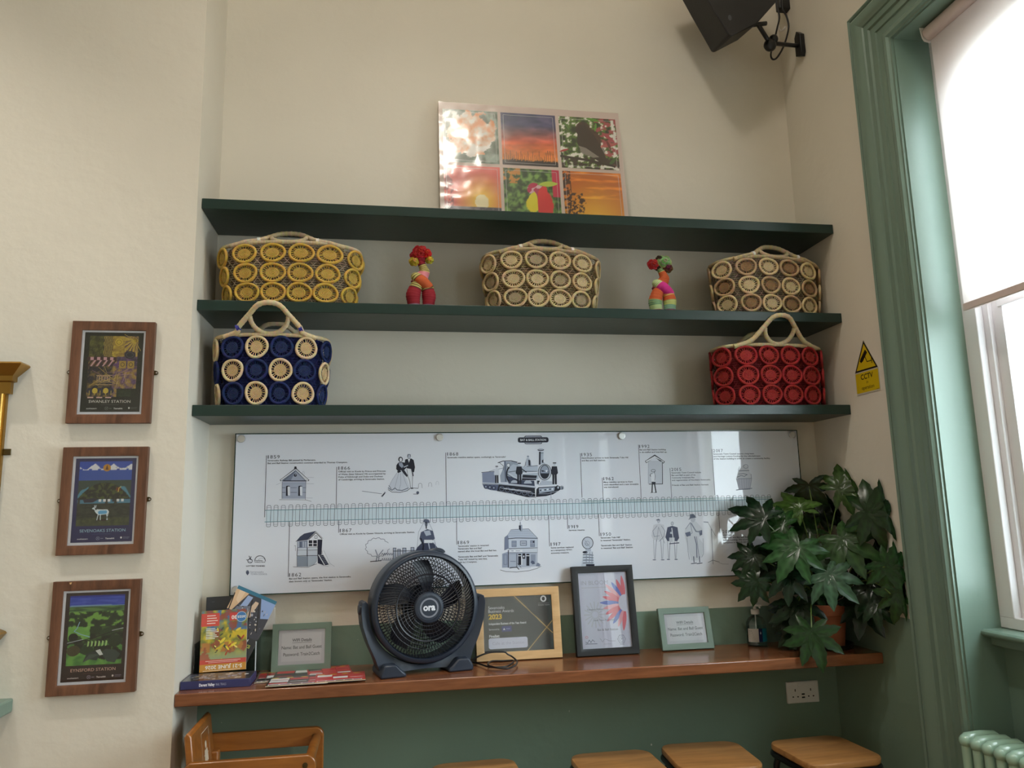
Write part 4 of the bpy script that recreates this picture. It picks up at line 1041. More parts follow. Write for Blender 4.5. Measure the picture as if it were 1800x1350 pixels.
def draw(fn, x0, y0, s):
    a = Art(crop(x0, y0, s), NB, d0=.0004); fn(a); a.build('printed_drawing', M_PRINTB, t)
def d_house(a):
    a.poly([(865, 870), (1240, 870), (1235, 1140), (865, 1140)], (166, 174, 196)); a.poly([(850, 858), (1075, 675), (1245, 860)], (120, 130, 154)); a.poly([(1080, 690), (1240, 855), (1000, 855)], (160, 168, 190))
    a.line([(840, 850), (1078, 668), (1280, 850)], 26, INK); a.line([(848, 846), (1078, 676), (1272, 846)], 16, WH); a.line([(870, 868), (1078, 700), (1240, 860)], 5, INK)
    a.line([(880, 858), (1245, 858)], 15, INK); a.poly([(1052, 672), (1060, 630), (1088, 630), (1098, 672)], INK2); a.ell(1072, 768, 24, 24, INK); a.ell(1076, 762, 8, 8, LG)
    for x in (925, 1120): a.poly([(x, 950), (x+30, 935), (x+30, 1095), (x-3, 1095)], INK2); a.poly([(x+24, 955), (x+42, 940), (x+62, 955), (x+62, 1090), (x+28, 1085)], WH); a.ell(x+32, 946, 34, 12, INK2, a0=180, a1=360)
    for y in (965, 1040): a.line([(868, y), (915, y)], 6, INK); a.line([(998, y), (1095, y)], 5, INK); a.line([(1190, y), (1238, y)], 5, INK)
    a.line([(865, 870), (862, 1140)], 5, INK); a.line([(1240, 870), (1230, 1160)], 5, INK); a.line([(820, 1155), (1060, 1155), (1240, 1160), (1325, 1182)], 5, INK)
    for p_ in (((1265, 803), (1365, 803)), ((1250, 903), (1365, 903)), ((1240, 1128), (1345, 1128)), ((770, 920), (850, 885)), ((868, 905), (1238, 905)), ((868, 1100), (1235, 1100)), ((868, 1128), (1235, 1128))): a.line(p_, 3.5, GREY)
    a.ell(1198, 722, 16, 12, GREY, a0=180, a1=360, w=3); a.line([(1182, 722), (1182, 750)], 3, GREY); a.line([(1213, 722), (1213, 752)], 3, GREY)
draw(d_house, 400, 750, 9)
def d_couple(a):
    a.fan([(880, 450), (960, 440), (1000, 480), (1085, 690), (1040, 745), (880, 760), (760, 740), (740, 700), (790, 600)], (204, 210, 224))
    for p_ in (((880, 460), (800, 580), (745, 700)), ((905, 470), (860, 640), (835, 735)), ((940, 470), (940, 640), (910, 740)), ((965, 460), (1010, 600), (1050, 690))): a.line(p_, 4, GREY)
    a.line([(740, 725), (800, 765), (930, 770), (1040, 745), (1090, 705)], 8, INK); a.line([(740, 700), (800, 735), (850, 700), (880, 730), (960, 740), (1060, 700)], 11, (84, 92, 116)); a.line([(752, 660), (790, 715)], 7, INK)
    a.fan([(900, 300), (960, 290), (1010, 300), (1030, 380), (990, 420), (940, 420), (900, 440), (868, 400), (872, 340)], INK2); a.fan([(905, 310), (960, 300), (985, 350), (960, 385), (920, 350)], (150, 158, 180))
    a.ell(937, 248, 36, 42, INK2); a.ell(940, 252, 20, 30, WH); a.fan([(880, 440), (930, 420), (950, 440), (900, 465)], INK2)
    a.fan([(1010, 250), (1060, 235), (1110, 235), (1145, 260), (1165, 370), (1150, 450), (1120, 450), (1110, 400), (1040, 390), (1000, 330)], INK2); a.poly([(1035, 395), (1100, 400), (1120, 480), (1125, 690), (1105, 690), (1075, 500), (1070, 560), (1050, 560)], WH)
    a.line([(1035, 395), (1055, 520), (1085, 600), (1095, 700)], 6, INK); a.line([(1103, 400), (1128, 500), (1122, 690)], 6, INK); a.ell(1071, 198, 28, 36, INK); a.ell(1073, 204, 21, 30, LG); a.line([(1050, 168), (1095, 172)], 10, GREY)
    a.poly([(1050, 240), (1090, 240), (1070, 300)], WH); a.line([(990, 370), (1050, 345)], 16, LG); a.fan([(940, 410), (1000, 420), (1050, 500), (1040, 530), (990, 480)], INK); a.ell(1118, 704, 24, 10, INK2); a.line([(1140, 700), (1215, 705)], 8, INK); a.line([(1130, 455), (1138, 510)], 12, INK)
def d_croquet(a):
    a.line([(330, 750), (640, 792)], 7, (84, 92, 116)); a.line([(690, 775), (645, 832)], 20, INK); a.ell(690, 772, 13, 11, GREY); a.ell(645, 828, 13, 14, INK2); a.ell(645, 828, 6, 6, LG)
    for x, y, r, c in ((1248, 700, 30, (84, 92, 116)), (1405, 680, 26, GREY), (1518, 650, 22, LG)): a.ell(x, y-48*r/30, r*.9, r*.9, c, a0=180, a1=360, w=5); a.line([(x-r*.9, y-48*r/30), (x-r, y)], 5, c); a.line([(x+r*.9, y-48*r/30), (x+r, y)], 5, c)
    a.ell(1208, 774, 23, 23, (84, 92, 116)); a.line([(1140, 797), (1215, 797)], 7, INK)
draw(d_couple, 600, 780, 9); draw(d_croquet, 600, 780, 9)
def d_loco(a):
    a.poly([(175, 510), (395, 490), (420, 690), (180, 680)], (130, 140, 168)); a.line([(165, 505), (390, 485)], 9, INK); a.line([(290, 490), (400, 455), (540, 430)], 8, GREY); a.line([(180, 690), (430, 700)], 14, LG); a.line([(180, 705), (430, 712)], 7, INK)
    a.poly([(180, 712), (460, 720), (470, 830), (330, 815), (210, 780)], (84, 94, 124))
    for x, y in ((240, 755), (310, 765), (380, 775)): a.ell(x, y, 30, 34, INK, w=9, n=16); a.ell(x, y, 10, 10, LG)
    a.poly([(470, 700), (1100, 770), (1110, 930), (960, 935), (700, 870), (440, 825)], INK2)
    for k in range(6): x = 520+k*100; a.ell(x, 790+k*18, 40, 42, (110, 120, 148), w=8, n=16); a.line([(x-30, 770+k*18), (x+90, 800+k*16)], 8, LG)
    a.line([(440, 700), (1110, 765)], 24, LG); a.line([(440, 718), (1110, 783)], 8, INK2); a.line([(560, 785), (1030, 840)], 10, WH)
    a.fan([(490, 560), (560, 400), (560, 320), (760, 310), (830, 380), (820, 560), (640, 680), (500, 680)], (150, 160, 180)); a.line([(455, 335), (540, 305), (680, 300), (790, 325)], 14, INK); a.line([(480, 335), (550, 390), (545, 460)], 8, INK)
    a.line([(575, 310), (590, 660)], 26, (96, 106, 130)); a.ell(636, 378, 26, 30, WH); a.ell(636, 378, 28, 32, INK, w=6)
    a.fan([(640, 420), (720, 360), (880, 400), (1150, 385), (1165, 620), (870, 640), (700, 620), (630, 560)], (178, 188, 206)); a.line([(640, 500), (760, 480), (1140, 488)], 9, INK); a.poly([(890, 545), (1140, 560), (1120, 640), (870, 640)], INK2); a.line([(890, 520), (1150, 500)], 18, WH); a.line([(870, 600), (1130, 610)], 9, LG)
    a.poly([(600, 560), (860, 640), (1090, 650), (1100, 745), (640, 700)], (60, 68, 94)); a.ell(740, 690, 62, 50, LG, a0=180, a1=360); a.ell(980, 700, 70, 60, LG, a0=180, a1=360); a.line([(620, 540), (800, 650)], 10, INK2); a.line([(640, 520), (830, 640)], 7, WH)
    a.ell(660, 540, 55, 120, INK2, a0=100, a1=260, w=22)
    a.fan([(925, 390), (940, 300), (960, 250), (1000, 250), (1035, 320), (1045, 390)], (176, 184, 202)); a.poly([(985, 280), (1020, 290), (1025, 385), (990, 385)], INK); a.ell(980, 225, 20, 18, (140, 150, 172)); a.line([(910, 400), (930, 385), (940, 320)], 6, INK); a.line([(960, 400), (1150, 385)], 8, INK)
    a.poly([(1175, 140), (1255, 140), (1250, 250), (1280, 350), (1180, 365)], (176, 186, 204)); a.poly([(1175, 140), (1205, 140), (1200, 365), (1172, 370)], INK); a.ell(1205, 108, 58, 18, INK); a.ell(1205, 98, 50, 14, LG); a.line([(1185, 165), (1250, 165)], 6, INK); a.fan([(1225, 290), (1250, 280), (1250, 340), (1225, 330)], INK2); a.ell(1270, 305, 16, 28, WH)
    a.ell(1275, 500, 115, 140, (190, 198, 214)); a.ell(1275, 500, 115, 140, INK, w=10); a.ell(1275, 495, 78, 118, (150, 160, 182)); a.fan([(1205, 520), (1345, 520), (1330, 590), (1275, 620), (1220, 590)], INK2); a.ell(1275, 495, 78, 118, INK2, w=12); a.line([(1215, 470), (1340, 500)], 9, INK2); a.ell(1305, 480, 18, 18, WH); a.ell(1240, 480, 22, 14, INK)
    a.poly([(1140, 640), (1400, 660), (1440, 720), (1180, 740), (1120, 700)], (180, 188, 206)); a.fan([(1140, 650), (1180, 650), (1200, 700), (1150, 710)], INK2); a.ell(1200, 660, 14, 24, WH); a.ell(1180, 690, 12, 20, WH)
    a.line([(1160, 745), (1500, 725)], 14, WH); a.poly([(1165, 765), (1540, 745), (1560, 800), (1420, 890), (1300, 920), (1120, 935), (1130, 800)], INK2); a.poly([(1170, 780), (1450, 765), (1440, 830), (1180, 870)], (160, 170, 190))
    for i in range(6): a.ell(1200+i*42, 820-i*5, 12, 14, WH if i % 2 else INK)
    a.ell(1500, 770, 32, 38, INK2); a.ell(1510, 768, 16, 22, LG); a.ell(1575, 775, 30, 32, (160, 170, 190)); a.ell(1575, 775, 30, 32, INK2, w=6); a.ell(1580, 778, 13, 15, INK); a.line([(1170, 880), (1330, 880), (1500, 830)], 6, LG)
    def man(x, y, h, body, leg):
        a.ell(x, y, .06*h, .075*h, (190, 196, 212)); a.line([(x-.06*h, y-.06*h), (x+.07*h, y-.06*h)], .05*h, INK2); a.fan([(x-.12*h, y+.1*h), (x+.12*h, y+.1*h), (x+.17*h, y+.42*h), (x+.1*h, y+.5*h), (x-.1*h, y+.5*h), (x-.17*h, y+.42*h)], body)
        a.line([(x-.05*h, y+.5*h), (x-.05*h, y+.93*h)], .09*h, leg); a.line([(x+.06*h, y+.5*h), (x+.07*h, y+.93*h)], .09*h, leg)
    man(430, 415, 290, (200, 206, 220), INK2); man(825, 365, 360, INK2, INK2); a.line([(870, 440), (950, 500)], 16, INK2); man(1445, 360, 370, INK2, INK2)
    a.line([(1385, 820), (1385, 930)], 7, GREY); a.line([(1365, 985), (1385, 930), (1405, 985)], 5, GREY); a.line([(440, 830), (720, 880), (960, 935), (1120, 945)], 7, INK)
draw(d_loco, 830, 780, 10)
def d_box(a):
    a.poly([(310, 470), (410, 350), (520, 270), (830, 200), (625, 420)], (58, 66, 90)); a.line([(300, 470), (620, 425)], 14, INK2); a.poly([(625, 425), (830, 215), (1010, 400), (1000, 425)], WH); a.line([(640, 425), (830, 245), (985, 405)], 18, INK2)
    a.line([(622, 420), (830, 208), (1015, 400)], 6, INK); a.frame(800, 325, 862, 395, 10, INK); a.poly([(335, 480), (610, 445), (610, 640), (335, 650)], (120, 130, 152))
    for x in (350, 410, 480, 540): a.rect(x, 480, x+38, 630, LG if x != 410 else (90, 100, 122))
    a.rect(625, 430, 870, 620, WH)
    for x in (640, 760):
        for y, h in ((445, 80), (540, 60)): a.rect(x, y, x+95, y+h, INK2)
    a.poly([(875, 425), (1000, 425), (975, 830), (870, 850)], (34, 38, 60)); a.rect(335, 650, 865, 845, (196, 204, 218)); a.poly([(330, 870), (860, 860), (850, 1000), (780, 1090), (620, 1140), (330, 1140)], (134, 146, 164)); a.poly([(615, 870), (850, 865), (840, 1000), (760, 1090), (615, 1130)], (172, 184, 200))
    for p_, w in ((((600, 640), (600, 860)), 22), (((340, 650), (330, 860)), 14), (((330, 857), (870, 845)), 14), (((620, 630), (870, 625)), 12), (((625, 708), (865, 700)), 10), (((345, 705), (600, 705)), 6), (((605, 870), (605, 1140)), 9), (((330, 870), (330, 1140)), 7)): a.line(p_, w, INK2)
    a.poly([(870, 850), (1030, 830), (1190, 1080), (1050, 1110), (880, 1050)], (40, 46, 70)); a.line([(900, 830), (1060, 1100)], 22, WH); a.line([(1030, 830), (1180, 1090)], 16, WH); a.poly([(990, 720), (1040, 710), (1205, 1050), (1180, 1090)], WH); a.line([(1035, 715), (1205, 1060)], 6, GREY); a.line([(990, 720), (990, 830)], 8, INK)
    for i in range(5): a.line([(960+i*26, 880+i*42), (1030+i*26, 875+i*42)], 6, LG)
    a.line([(230, 1145), (420, 1155), (620, 1160), (760, 1100), (850, 1070)], 9, INK); a.line([(260, 590), (300, 590)], 8, INK); a.line([(290, 600), (290, 725)], 6, INK); a.line([(1210, 1060), (1320, 1135)], 6, GREY); a.line([(970, 1110), (1160, 1130)], 8, GREY)
draw(d_box, 500, 920, 15)
def d_pub(a):
    a.poly([(490, 335), (890, 315), (1085, 525), (430, 540), (400, 470)], (176, 186, 206)); a.poly([(345, 510), (420, 455), (440, 540), (440, 760), (345, 800)], (120, 130, 156)); a.poly([(435, 545), (1088, 530), (1085, 750), (440, 770)], (190, 200, 218)); a.rect(440, 760, 1088, 855, (200, 208, 222))
    a.poly([(440, 855), (1075, 850), (1075, 1160), (620, 1200), (440, 1190)], (172, 182, 202)); a.poly([(290, 880), (430, 830), (430, 1190), (290, 1195)], (150, 160, 184)); a.line([(430, 540), (600, 525), (1090, 530)], 16, INK); a.line([(490, 335), (680, 322), (890, 315), (1090, 525)], 7, INK); a.line([(490, 335), (410, 460), (345, 510), (340, 800)], 6, GREY)
    for y in (380, 425, 470): a.line([(470-(y-380)*.4, y), (930+(y-380), y-6)], 3, GREY)
    a.poly([(668, 240), (745, 225), (750, 370), (715, 375), (670, 320)], (150, 160, 182)); a.poly([(668, 240), (712, 240), (715, 375), (670, 320)], INK); a.line([(690, 235), (700, 150), (712, 235)], 10, GREY); a.line([(440, 765), (1090, 745)], 12, INK); a.line([(440, 855), (1085, 850)], 8, INK); a.line([(430, 800), (430, 1190)], 18, INK)
    for x, y, w, h in ((510, 590, 100, 130), (930, 580, 95, 140)): a.rect(x, y, x+w, y+h, (140, 150, 174)); a.frame(x, y, x+w, y+h, 8, (84, 94, 120)); a.line([(x, y+h/2), (x+w, y+h/2)], 6, LG)
    a.rect(985, 590, 1015, 630, INK2); a.frame(705, 590, 840, 690, 14, (84, 94, 120)); a.rect(720, 605, 830, 672, LG); a.line([(735, 640), (815, 640)], 20, GREY); a.rect(470, 795, 750, 838, WH); a.line([(500, 815), (545, 815)], 14, GREY); a.line([(600, 815), (690, 815)], 12, GREY); a.line([(1090, 530), (1085, 1100)], 6, GREY)
    a.rect(655, 880, 720, 1130, INK2); a.rect(838, 880, 905, 1150, INK2); a.rect(748, 870, 812, 990, INK2); a.ell(780, 940, 14, 22, WH); a.rect(655, 915, 720, 932, WH); a.rect(835, 915, 905, 932, WH); a.rect(755, 990, 810, 1130, LG); a.rect(720, 940, 745, 1130, WH); a.line([(625, 870), (625, 1190)], 10, INK); a.line([(640, 1100), (720, 1190)], 10, INK)
    a.frame(440, 880, 610, 1180, 8, GREY); a.line([(480, 1050), (590, 1050)], 18, GREY); a.frame(330, 900, 400, 1120, 7, (84, 94, 120)); a.rect(945, 900, 1035, 1060, (140, 150, 174)); a.frame(945, 900, 1035, 1060, 7, GREY); a.fan([(930, 1070), (970, 1030), (1010, 1050), (1040, 1100), (980, 1120)], (84, 94, 120)); a.fan([(1050, 1160), (1080, 1080), (1120, 1090), (1160, 1130), (1130, 1170)], (120, 130, 154))
    a.line([(460, 1200), (620, 1180), (670, 1230)], 18, INK2); a.line([(250, 1245), (380, 1280), (620, 1290), (900, 1260), (1080, 1210), (1170, 1160)], 9, INK); a.line([(670, 1220), (940, 1190)], 5, GREY)
draw(d_pub, 860, 905, 12.85)
def d_right(a):   # ticket booth, cupcake, three people and a microphone
    a.line([(215, 250), (305, 190), (398, 255)], 26, INK); a.line([(218, 248), (305, 198), (394, 252)], 17, WH); a.poly([(305, 205), (380, 240), (375, 252)], INK2); a.poly([(238, 250), (382, 250), (385, 480), (238, 485)], (196, 202, 216)); a.line([(238, 240), (238, 480)], 3, GREY); a.line([(385, 250), (387, 484), (245, 486)], 7, INK); a.line([(238, 245), (385, 245)], 3, GREY)
    a.ell(290, 345, 22, 14, INK, w=4); a.ell(275, 392, 18, 16, INK, w=6); a.fan([(262, 380), (310, 372), (312, 460), (270, 460)], WH); a.line([(300, 350), (310, 400), (305, 450)], 4, INK); a.fan([(272, 462), (314, 462), (312, 490), (275, 490)], INK2); a.line([(280, 485), (276, 570)], 12, INK2); a.line([(303, 485), (318, 570)], 12, INK2); a.line([(262, 576), (290, 573)], 5, INK); a.line([(300, 576), (326, 574)], 5, INK)
def d_cake(a):
    a.poly([(1165, 425), (1328, 425), (1310, 540), (1195, 545)], (186, 190, 208)); a.line([(1165, 425), (1195, 545), (1310, 540), (1328, 425)], 4, GREY); a.line([(1165, 548), (1330, 530)], 8, (120, 128, 150))
    for i in range(5): a.line([(1190+i*28, 430), (1205+i*23, 538)], 3, (150, 156, 178))
    a.fan([(1170, 415), (1180, 370), (1200, 330), (1240, 280), (1290, 300), (1300, 350), (1325, 390), (1320, 425), (1200, 428)], (200, 204, 216)); a.line([(1170, 415), (1215, 395), (1250, 405), (1280, 385), (1240, 375), (1190, 380)], 6, (110, 118, 140)); a.line([(1175, 430), (1325, 425), (1320, 380)], 5, GREY); a.line([(1190, 345), (1300, 343)], 6, (100, 108, 130)); a.ell(1265, 300, 24, 20, GREY, w=5); a.line([(1200, 300), (1185, 340)], 4, GREY)
def d_people(a):
    def fig(x, top, h, coat, w=1.0, line=GREY):
        a.ell(x, top+.04*h, .032*h, .045*h, (186, 192, 208)); a.ell(x, top+.04*h, .032*h, .045*h, line, w=3); a.fan([(x-.12*h*w, top+.14*h), (x, top+.10*h), (x+.13*h*w, top+.14*h), (x+.17*h*w, top+.42*h), (x+.12*h*w, top+.50*h), (x-.12*h*w, top+.50*h), (x-.17*h*w, top+.40*h)], coat)
        for s_ in (-1, 1): a.line([(x+s_*.05*h, top+.5*h), (x+s_*.07*h, top+.75*h), (x+s_*.08*h, top+.95*h)], .012*h, line); a.line([(x+s_*.12*h*w, top+.5*h), (x+s_*.10*h, top+.95*h)], .008*h, line); a.ell(x+s_*.1*h, top+.975*h, .045*h, .014*h, line)
    fig(345, 855, 440, (200, 204, 216)); a.line([(330, 925), (285, 980), (300, 1040), (355, 1030)], 5, GREY); a.line([(375, 925), (412, 980), (400, 1040), (350, 1090)], 5, GREY); a.line([(325, 1090), (345, 940), (410, 1110)], 4, GREY); a.ell(340, 868, 22, 12, (100, 108, 130), a0=180, a1=360)
    fig(490, 885, 405, (62, 68, 96), 1.05, (96, 104, 128)); a.rect(458, 1050, 515, 1095, (190, 196, 210)); a.line([(485, 950), (505, 1110), (505, 1150)], 8, WH); a.ell(478, 1000, 12, 12, LG); a.line([(462, 1115), (560, 1105)], 10, (62, 68, 96))
    a.fan([(625, 960), (680, 885), (740, 880), (805, 950), (810, 1020), (770, 1050), (820, 1120), (810, 1240), (760, 1290), (690, 1290), (640, 1100), (620, 1030)], (200, 206, 218)); a.line([(630, 960), (680, 890), (700, 1000), (650, 1040)], 6, GREY); a.fan([(625, 1000), (680, 985), (685, 1030), (640, 1040)], (84, 92, 120)); a.fan([(770, 980), (805, 970), (805, 1020), (780, 1030)], (84, 92, 120)); a.ell(708, 858, 26, 32, (180, 186, 202)); a.fan([(672, 850), (678, 805), (710, 800), (735, 820), (735, 840)], (78, 86, 112)); a.line([(665, 858), (690, 842), (740, 834)], 7, (78, 86, 112))
    a.line([(690, 900), (740, 985), (790, 990)], 12, (120, 128, 150)); a.line([(725, 1040), (745, 1120), (750, 1260)], 9, (84, 92, 120)); a.line([(745, 1040), (760, 1160), (775, 1270)], 5, (84, 92, 120)); a.line([(645, 1050), (655, 1180), (670, 1280)], 4, GREY); a.line([(815, 1060), (820, 1220), (800, 1260)], 4, GREY)
    for x in (720, 780): a.line([(x-5, 1250), (x, 1310)], 9, (70, 78, 102)); a.line([(x-30, 1325), (x+25, 1318)], 8, (70, 78, 102))
    a.line([(822, 885), (868, 888)], 9, GREY); a.line([(865, 890), (905, 960), (945, 1030)], 4, GREY); a.line([(903, 960), (918, 1290)], 5, (90, 98, 122)); a.line([(868, 1312), (918, 1288), (985, 1308)], 5, (90, 98, 122)); a.line([(918, 1290), (920, 1330)], 5, (90, 98, 122)); a.line([(985, 1315), (1020, 1328), (1085, 1330)], 3, GREY)
[draw(f_, 1100, 770, 6) for f_ in (d_right, d_cake, d_people)]
def d_left(a):  # tree and wall, seated queen, heads of the logos
    P = []
    for i in range(40): an = 2*math.pi*i/40; r = 1+.07*math.sin(i*2.1); P.append((1185+92*r*math.cos(an), 1000+74*r*math.sin(an)))
    a.line(P[1:8]+P[8:38], 3.5, (84, 92, 120)); a.line([(1175, 1110), (1185, 1060), (1170, 1020)], 8, GREY); a.line([(1195, 1105), (1198, 1060), (1230, 1020)], 7, GREY); a.line([(1130, 1112), (1215, 1105)], 6, INK)
    for i in range(6): a.line([(1215+i*17, 1060), (1225+i*17, 1045), (1232+i*17, 1062)], 4, (84, 92, 120)); a.rect(1222+i*16, 1085, 1230+i*16, 1095, GREY)
    a.line([(1210, 1100), (1310, 1100)], 5, GREY)
    for x0_, x1_, tp in ((1310, 1332, 1005), (1345, 1368, 1015), (1385, 1412, 1005), (1450, 1475, 1000)): a.poly([(x0_, tp), (x1_, tp), (x1_, 1100), (x0_, 1100)], (170, 178, 198)); a.line([(x0_, 1100), (x0_, tp), (x1_, tp), (x1_, 1100)], 4, INK)
    a.line([(1310, 1030), (1500, 1025)], 5, INK)
    a.line([(1500, 1000), (1510, 880), (1545, 815), (1590, 800), (1620, 860), (1640, 960)], 2.5, GREY); a.fan([(1470, 1060), (1500, 1000), (1540, 960), (1620, 955), (1660, 1000), (1670, 1060)], (60, 66, 90)); a.fan([(1530, 880), (1580, 855), (1625, 870), (1640, 930), (1600, 965), (1535, 965), (1518, 930)], (76, 84, 108)); a.fan([(1550, 870), (1600, 865), (1610, 900), (1570, 910)], LG)
    a.rect(1555, 940, 1622, 965, WH); a.ell(1572, 812, 14, 24, (150, 158, 180)); a.fan([(1545, 795), (1560, 775), (1590, 780), (1600, 800), (1575, 812)], (84, 92, 116)); a.line([(1570, 800), (1572, 850)], 9, INK2); a.line([(1530, 930), (1550, 985), (1545, 1020)], 12, INK2); a.line([(1640, 960), (1650, 1010)], 5, GREY); a.line([(1590, 965), (1600, 1020)], 8, LG)
draw(d_left, 400, 740, 4.5)
def d_dial(a):
    a.ell(1318, 965, 43, 47, (190, 198, 214)); a.ell(1318, 965, 43, 47, INK, w=5, n=28); a.ell(1315, 968, 18, 18, GREY, w=3); a.ell(1310, 975, 8, 8, GREY, w=3); a.line([(1290, 935), (1340, 1000)], 2.5, GREY); a.poly([(1300, 1012), (1345, 1012), (1345, 1035), (1300, 1040)], LG)
    a.poly([(1285, 1035), (1360, 1030), (1372, 1148), (1268, 1148)], (196, 204, 218)); a.ell(1298, 1038, 20, 9, INK2)
    for i in range(4): a.line([(1282, 1058+i*22), (1310+8*(i % 2), 1056+i*22), (1362, 1062+i*20)], 5, INK)
    for x in (1310, 1335, 1355): a.line([(x, 1040), (x-4, 1128)], 5, GREY)
    a.rect(1305, 1132, 1372, 1148, INK2)
draw(d_dial, 740, 740, 4.5)
ar = Art(crop(400, 740, 4.5), NB, d0=.0003)
ar.line([(170, 1068), (178, 1085), (165, 1100), (150, 1098)], 5, INK); ar.line([(186, 1072), (180, 1095), (196, 1100)], 5, INK); ar.ell(178, 1108, 18, 16, INK, w=4); ar.line([(160, 1112), (190, 1118)], 3.5, INK)
ar.ell(257, 1108, 42, 42, INK, a0=180, a1=360, w=5, n=24); ar.ell(270, 1112, 30, 28, GREY, a0=200, a1=340, w=2)
for tx, x, y, w, h, c, b in (('heritage', 222, 1108, 55, 9, INK, .02), ('lottery fund', 215, 1120, 82, 9, INK, .02), ('LOTTERY FUNDED', 148, 1152, 148, 10, INK, .03), ('Sevenoaks', 180, 1200, 105, 13, GREY, 0), ('TOWN COUNCIL', 182, 1217, 132, 12, GREY, .01)): ar.text(tx, x, y, h, c, width=w, bold=b, flipy=-1)
ar.fan([(146, 1188), (170, 1188), (170, 1205), (158, 1222), (146, 1205)], (84, 92, 116)); ar.ell(158, 1184, 9, 4, GREY)
ar.build('logo_lettering', M_PRINTB, t)
# ================================================================ LEAFLETS AT THE LEFT END
C0 = CZ+.0006
t = thing('leaflet_pack', 'flat stack of dark blue rail trail booklets, front left corner of the counter', 'booklets', (.12, -.21, C0), (0, 0, R(1)))
m = MB(); m.box(.004, .236, -.286, -.152, C0, C0+.027); obj('booklet_stack', m, plain('booklet_navy', (52, 54, 96), .4), t, bevel=.001)
ar = Art(lambda u, v: Vector((.004+u, -.2862, C0+v)), (0, -1, 0), d0=.0003)
ar.text('Darent Valley', .062, .009, .0088, (226, 226, 236), width=.052, bold=.04); ar.text('RAIL TRAILS', .118, .009, .0078, (176, 180, 206), width=.034); ar.build('spine_lettering', M_PRINT, t)
ar = Art(lambda u, v: Vector((.004+u, -.286+v, C0+.0272)), (0, 0, 1), d0=.0003)
ar.rect(.004, .004, .228, .130, (60, 58, 66))
for i in range(70):
    x, y = random.uniform(.01, .2), random.uniform(.012, .115); ar.rect(x, y, x+random.uniform(.004, .02), y+random.uniform(.004, .016), random.choice([(216, 216, 222), (120, 96, 78), (84, 104, 150), (60, 60, 72), (176, 160, 130), (40, 44, 50), (150, 160, 190)]))
ar.build('cover_print', M_GPRINT, t)
# acrylic holder with leaflets
t = thing('leaflet_holder', 'clear acrylic leaflet stand at the left end of the counter', 'leaflet stand', (.12, -.09, C0))
hx0, hx1, hy0, hy1 = .012, .232, -.146, -.036
m = MB(); m.box(hx0, hx1, hy0, hy1, C0, C0+.003); m.box(hx0, hx0+.003, hy0, hy1, C0+.003, C0+.13); m.box(hx1-.003, hx1, hy0, hy1, C0+.003, C0+.13); m.box(hx0+.003, hx1-.003, hy1-.003, hy1, C0+.003, C0+.2)
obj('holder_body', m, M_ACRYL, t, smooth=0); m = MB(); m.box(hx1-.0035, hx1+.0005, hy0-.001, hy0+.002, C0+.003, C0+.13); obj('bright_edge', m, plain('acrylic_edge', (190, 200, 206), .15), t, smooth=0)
def sheet(name, label, cat, origin, xdir, ydir, w, h, th, mat_edge, draw, group=None):
    """booklet lying in any plane: origin bottom-left of the front face"""
    X = Vector(xdir).normalized(); Y = Vector(ydir); Y = (Y-X*Y.dot(X)).normalized(); N = X.cross(Y); O = Vector(origin)
    M = Matrix(((X.x, Y.x, N.x, O.x), (X.y, Y.y, N.y, O.y), (X.z, Y.z, N.z, O.z), (0, 0, 0, 1)))
    t_ = bpy.data.objects.new(name, None); t_.empty_display_size = .05; link(t_, None, M); tag(t_, label, cat, group)
    m = MB(); m.box(0, w, 0, h, -th, 0); obj('pages', m, mat_edge, t_, world=False, smooth=0)
    a = Art(lambda u, v: M@Vector((u, v, 0)), N, d0=.0003); draw(a, w, h); a.build('printed_cover', M_GPRINT, t_); return t_
M_PAPER = plain('paper', (226, 224, 218), .6)
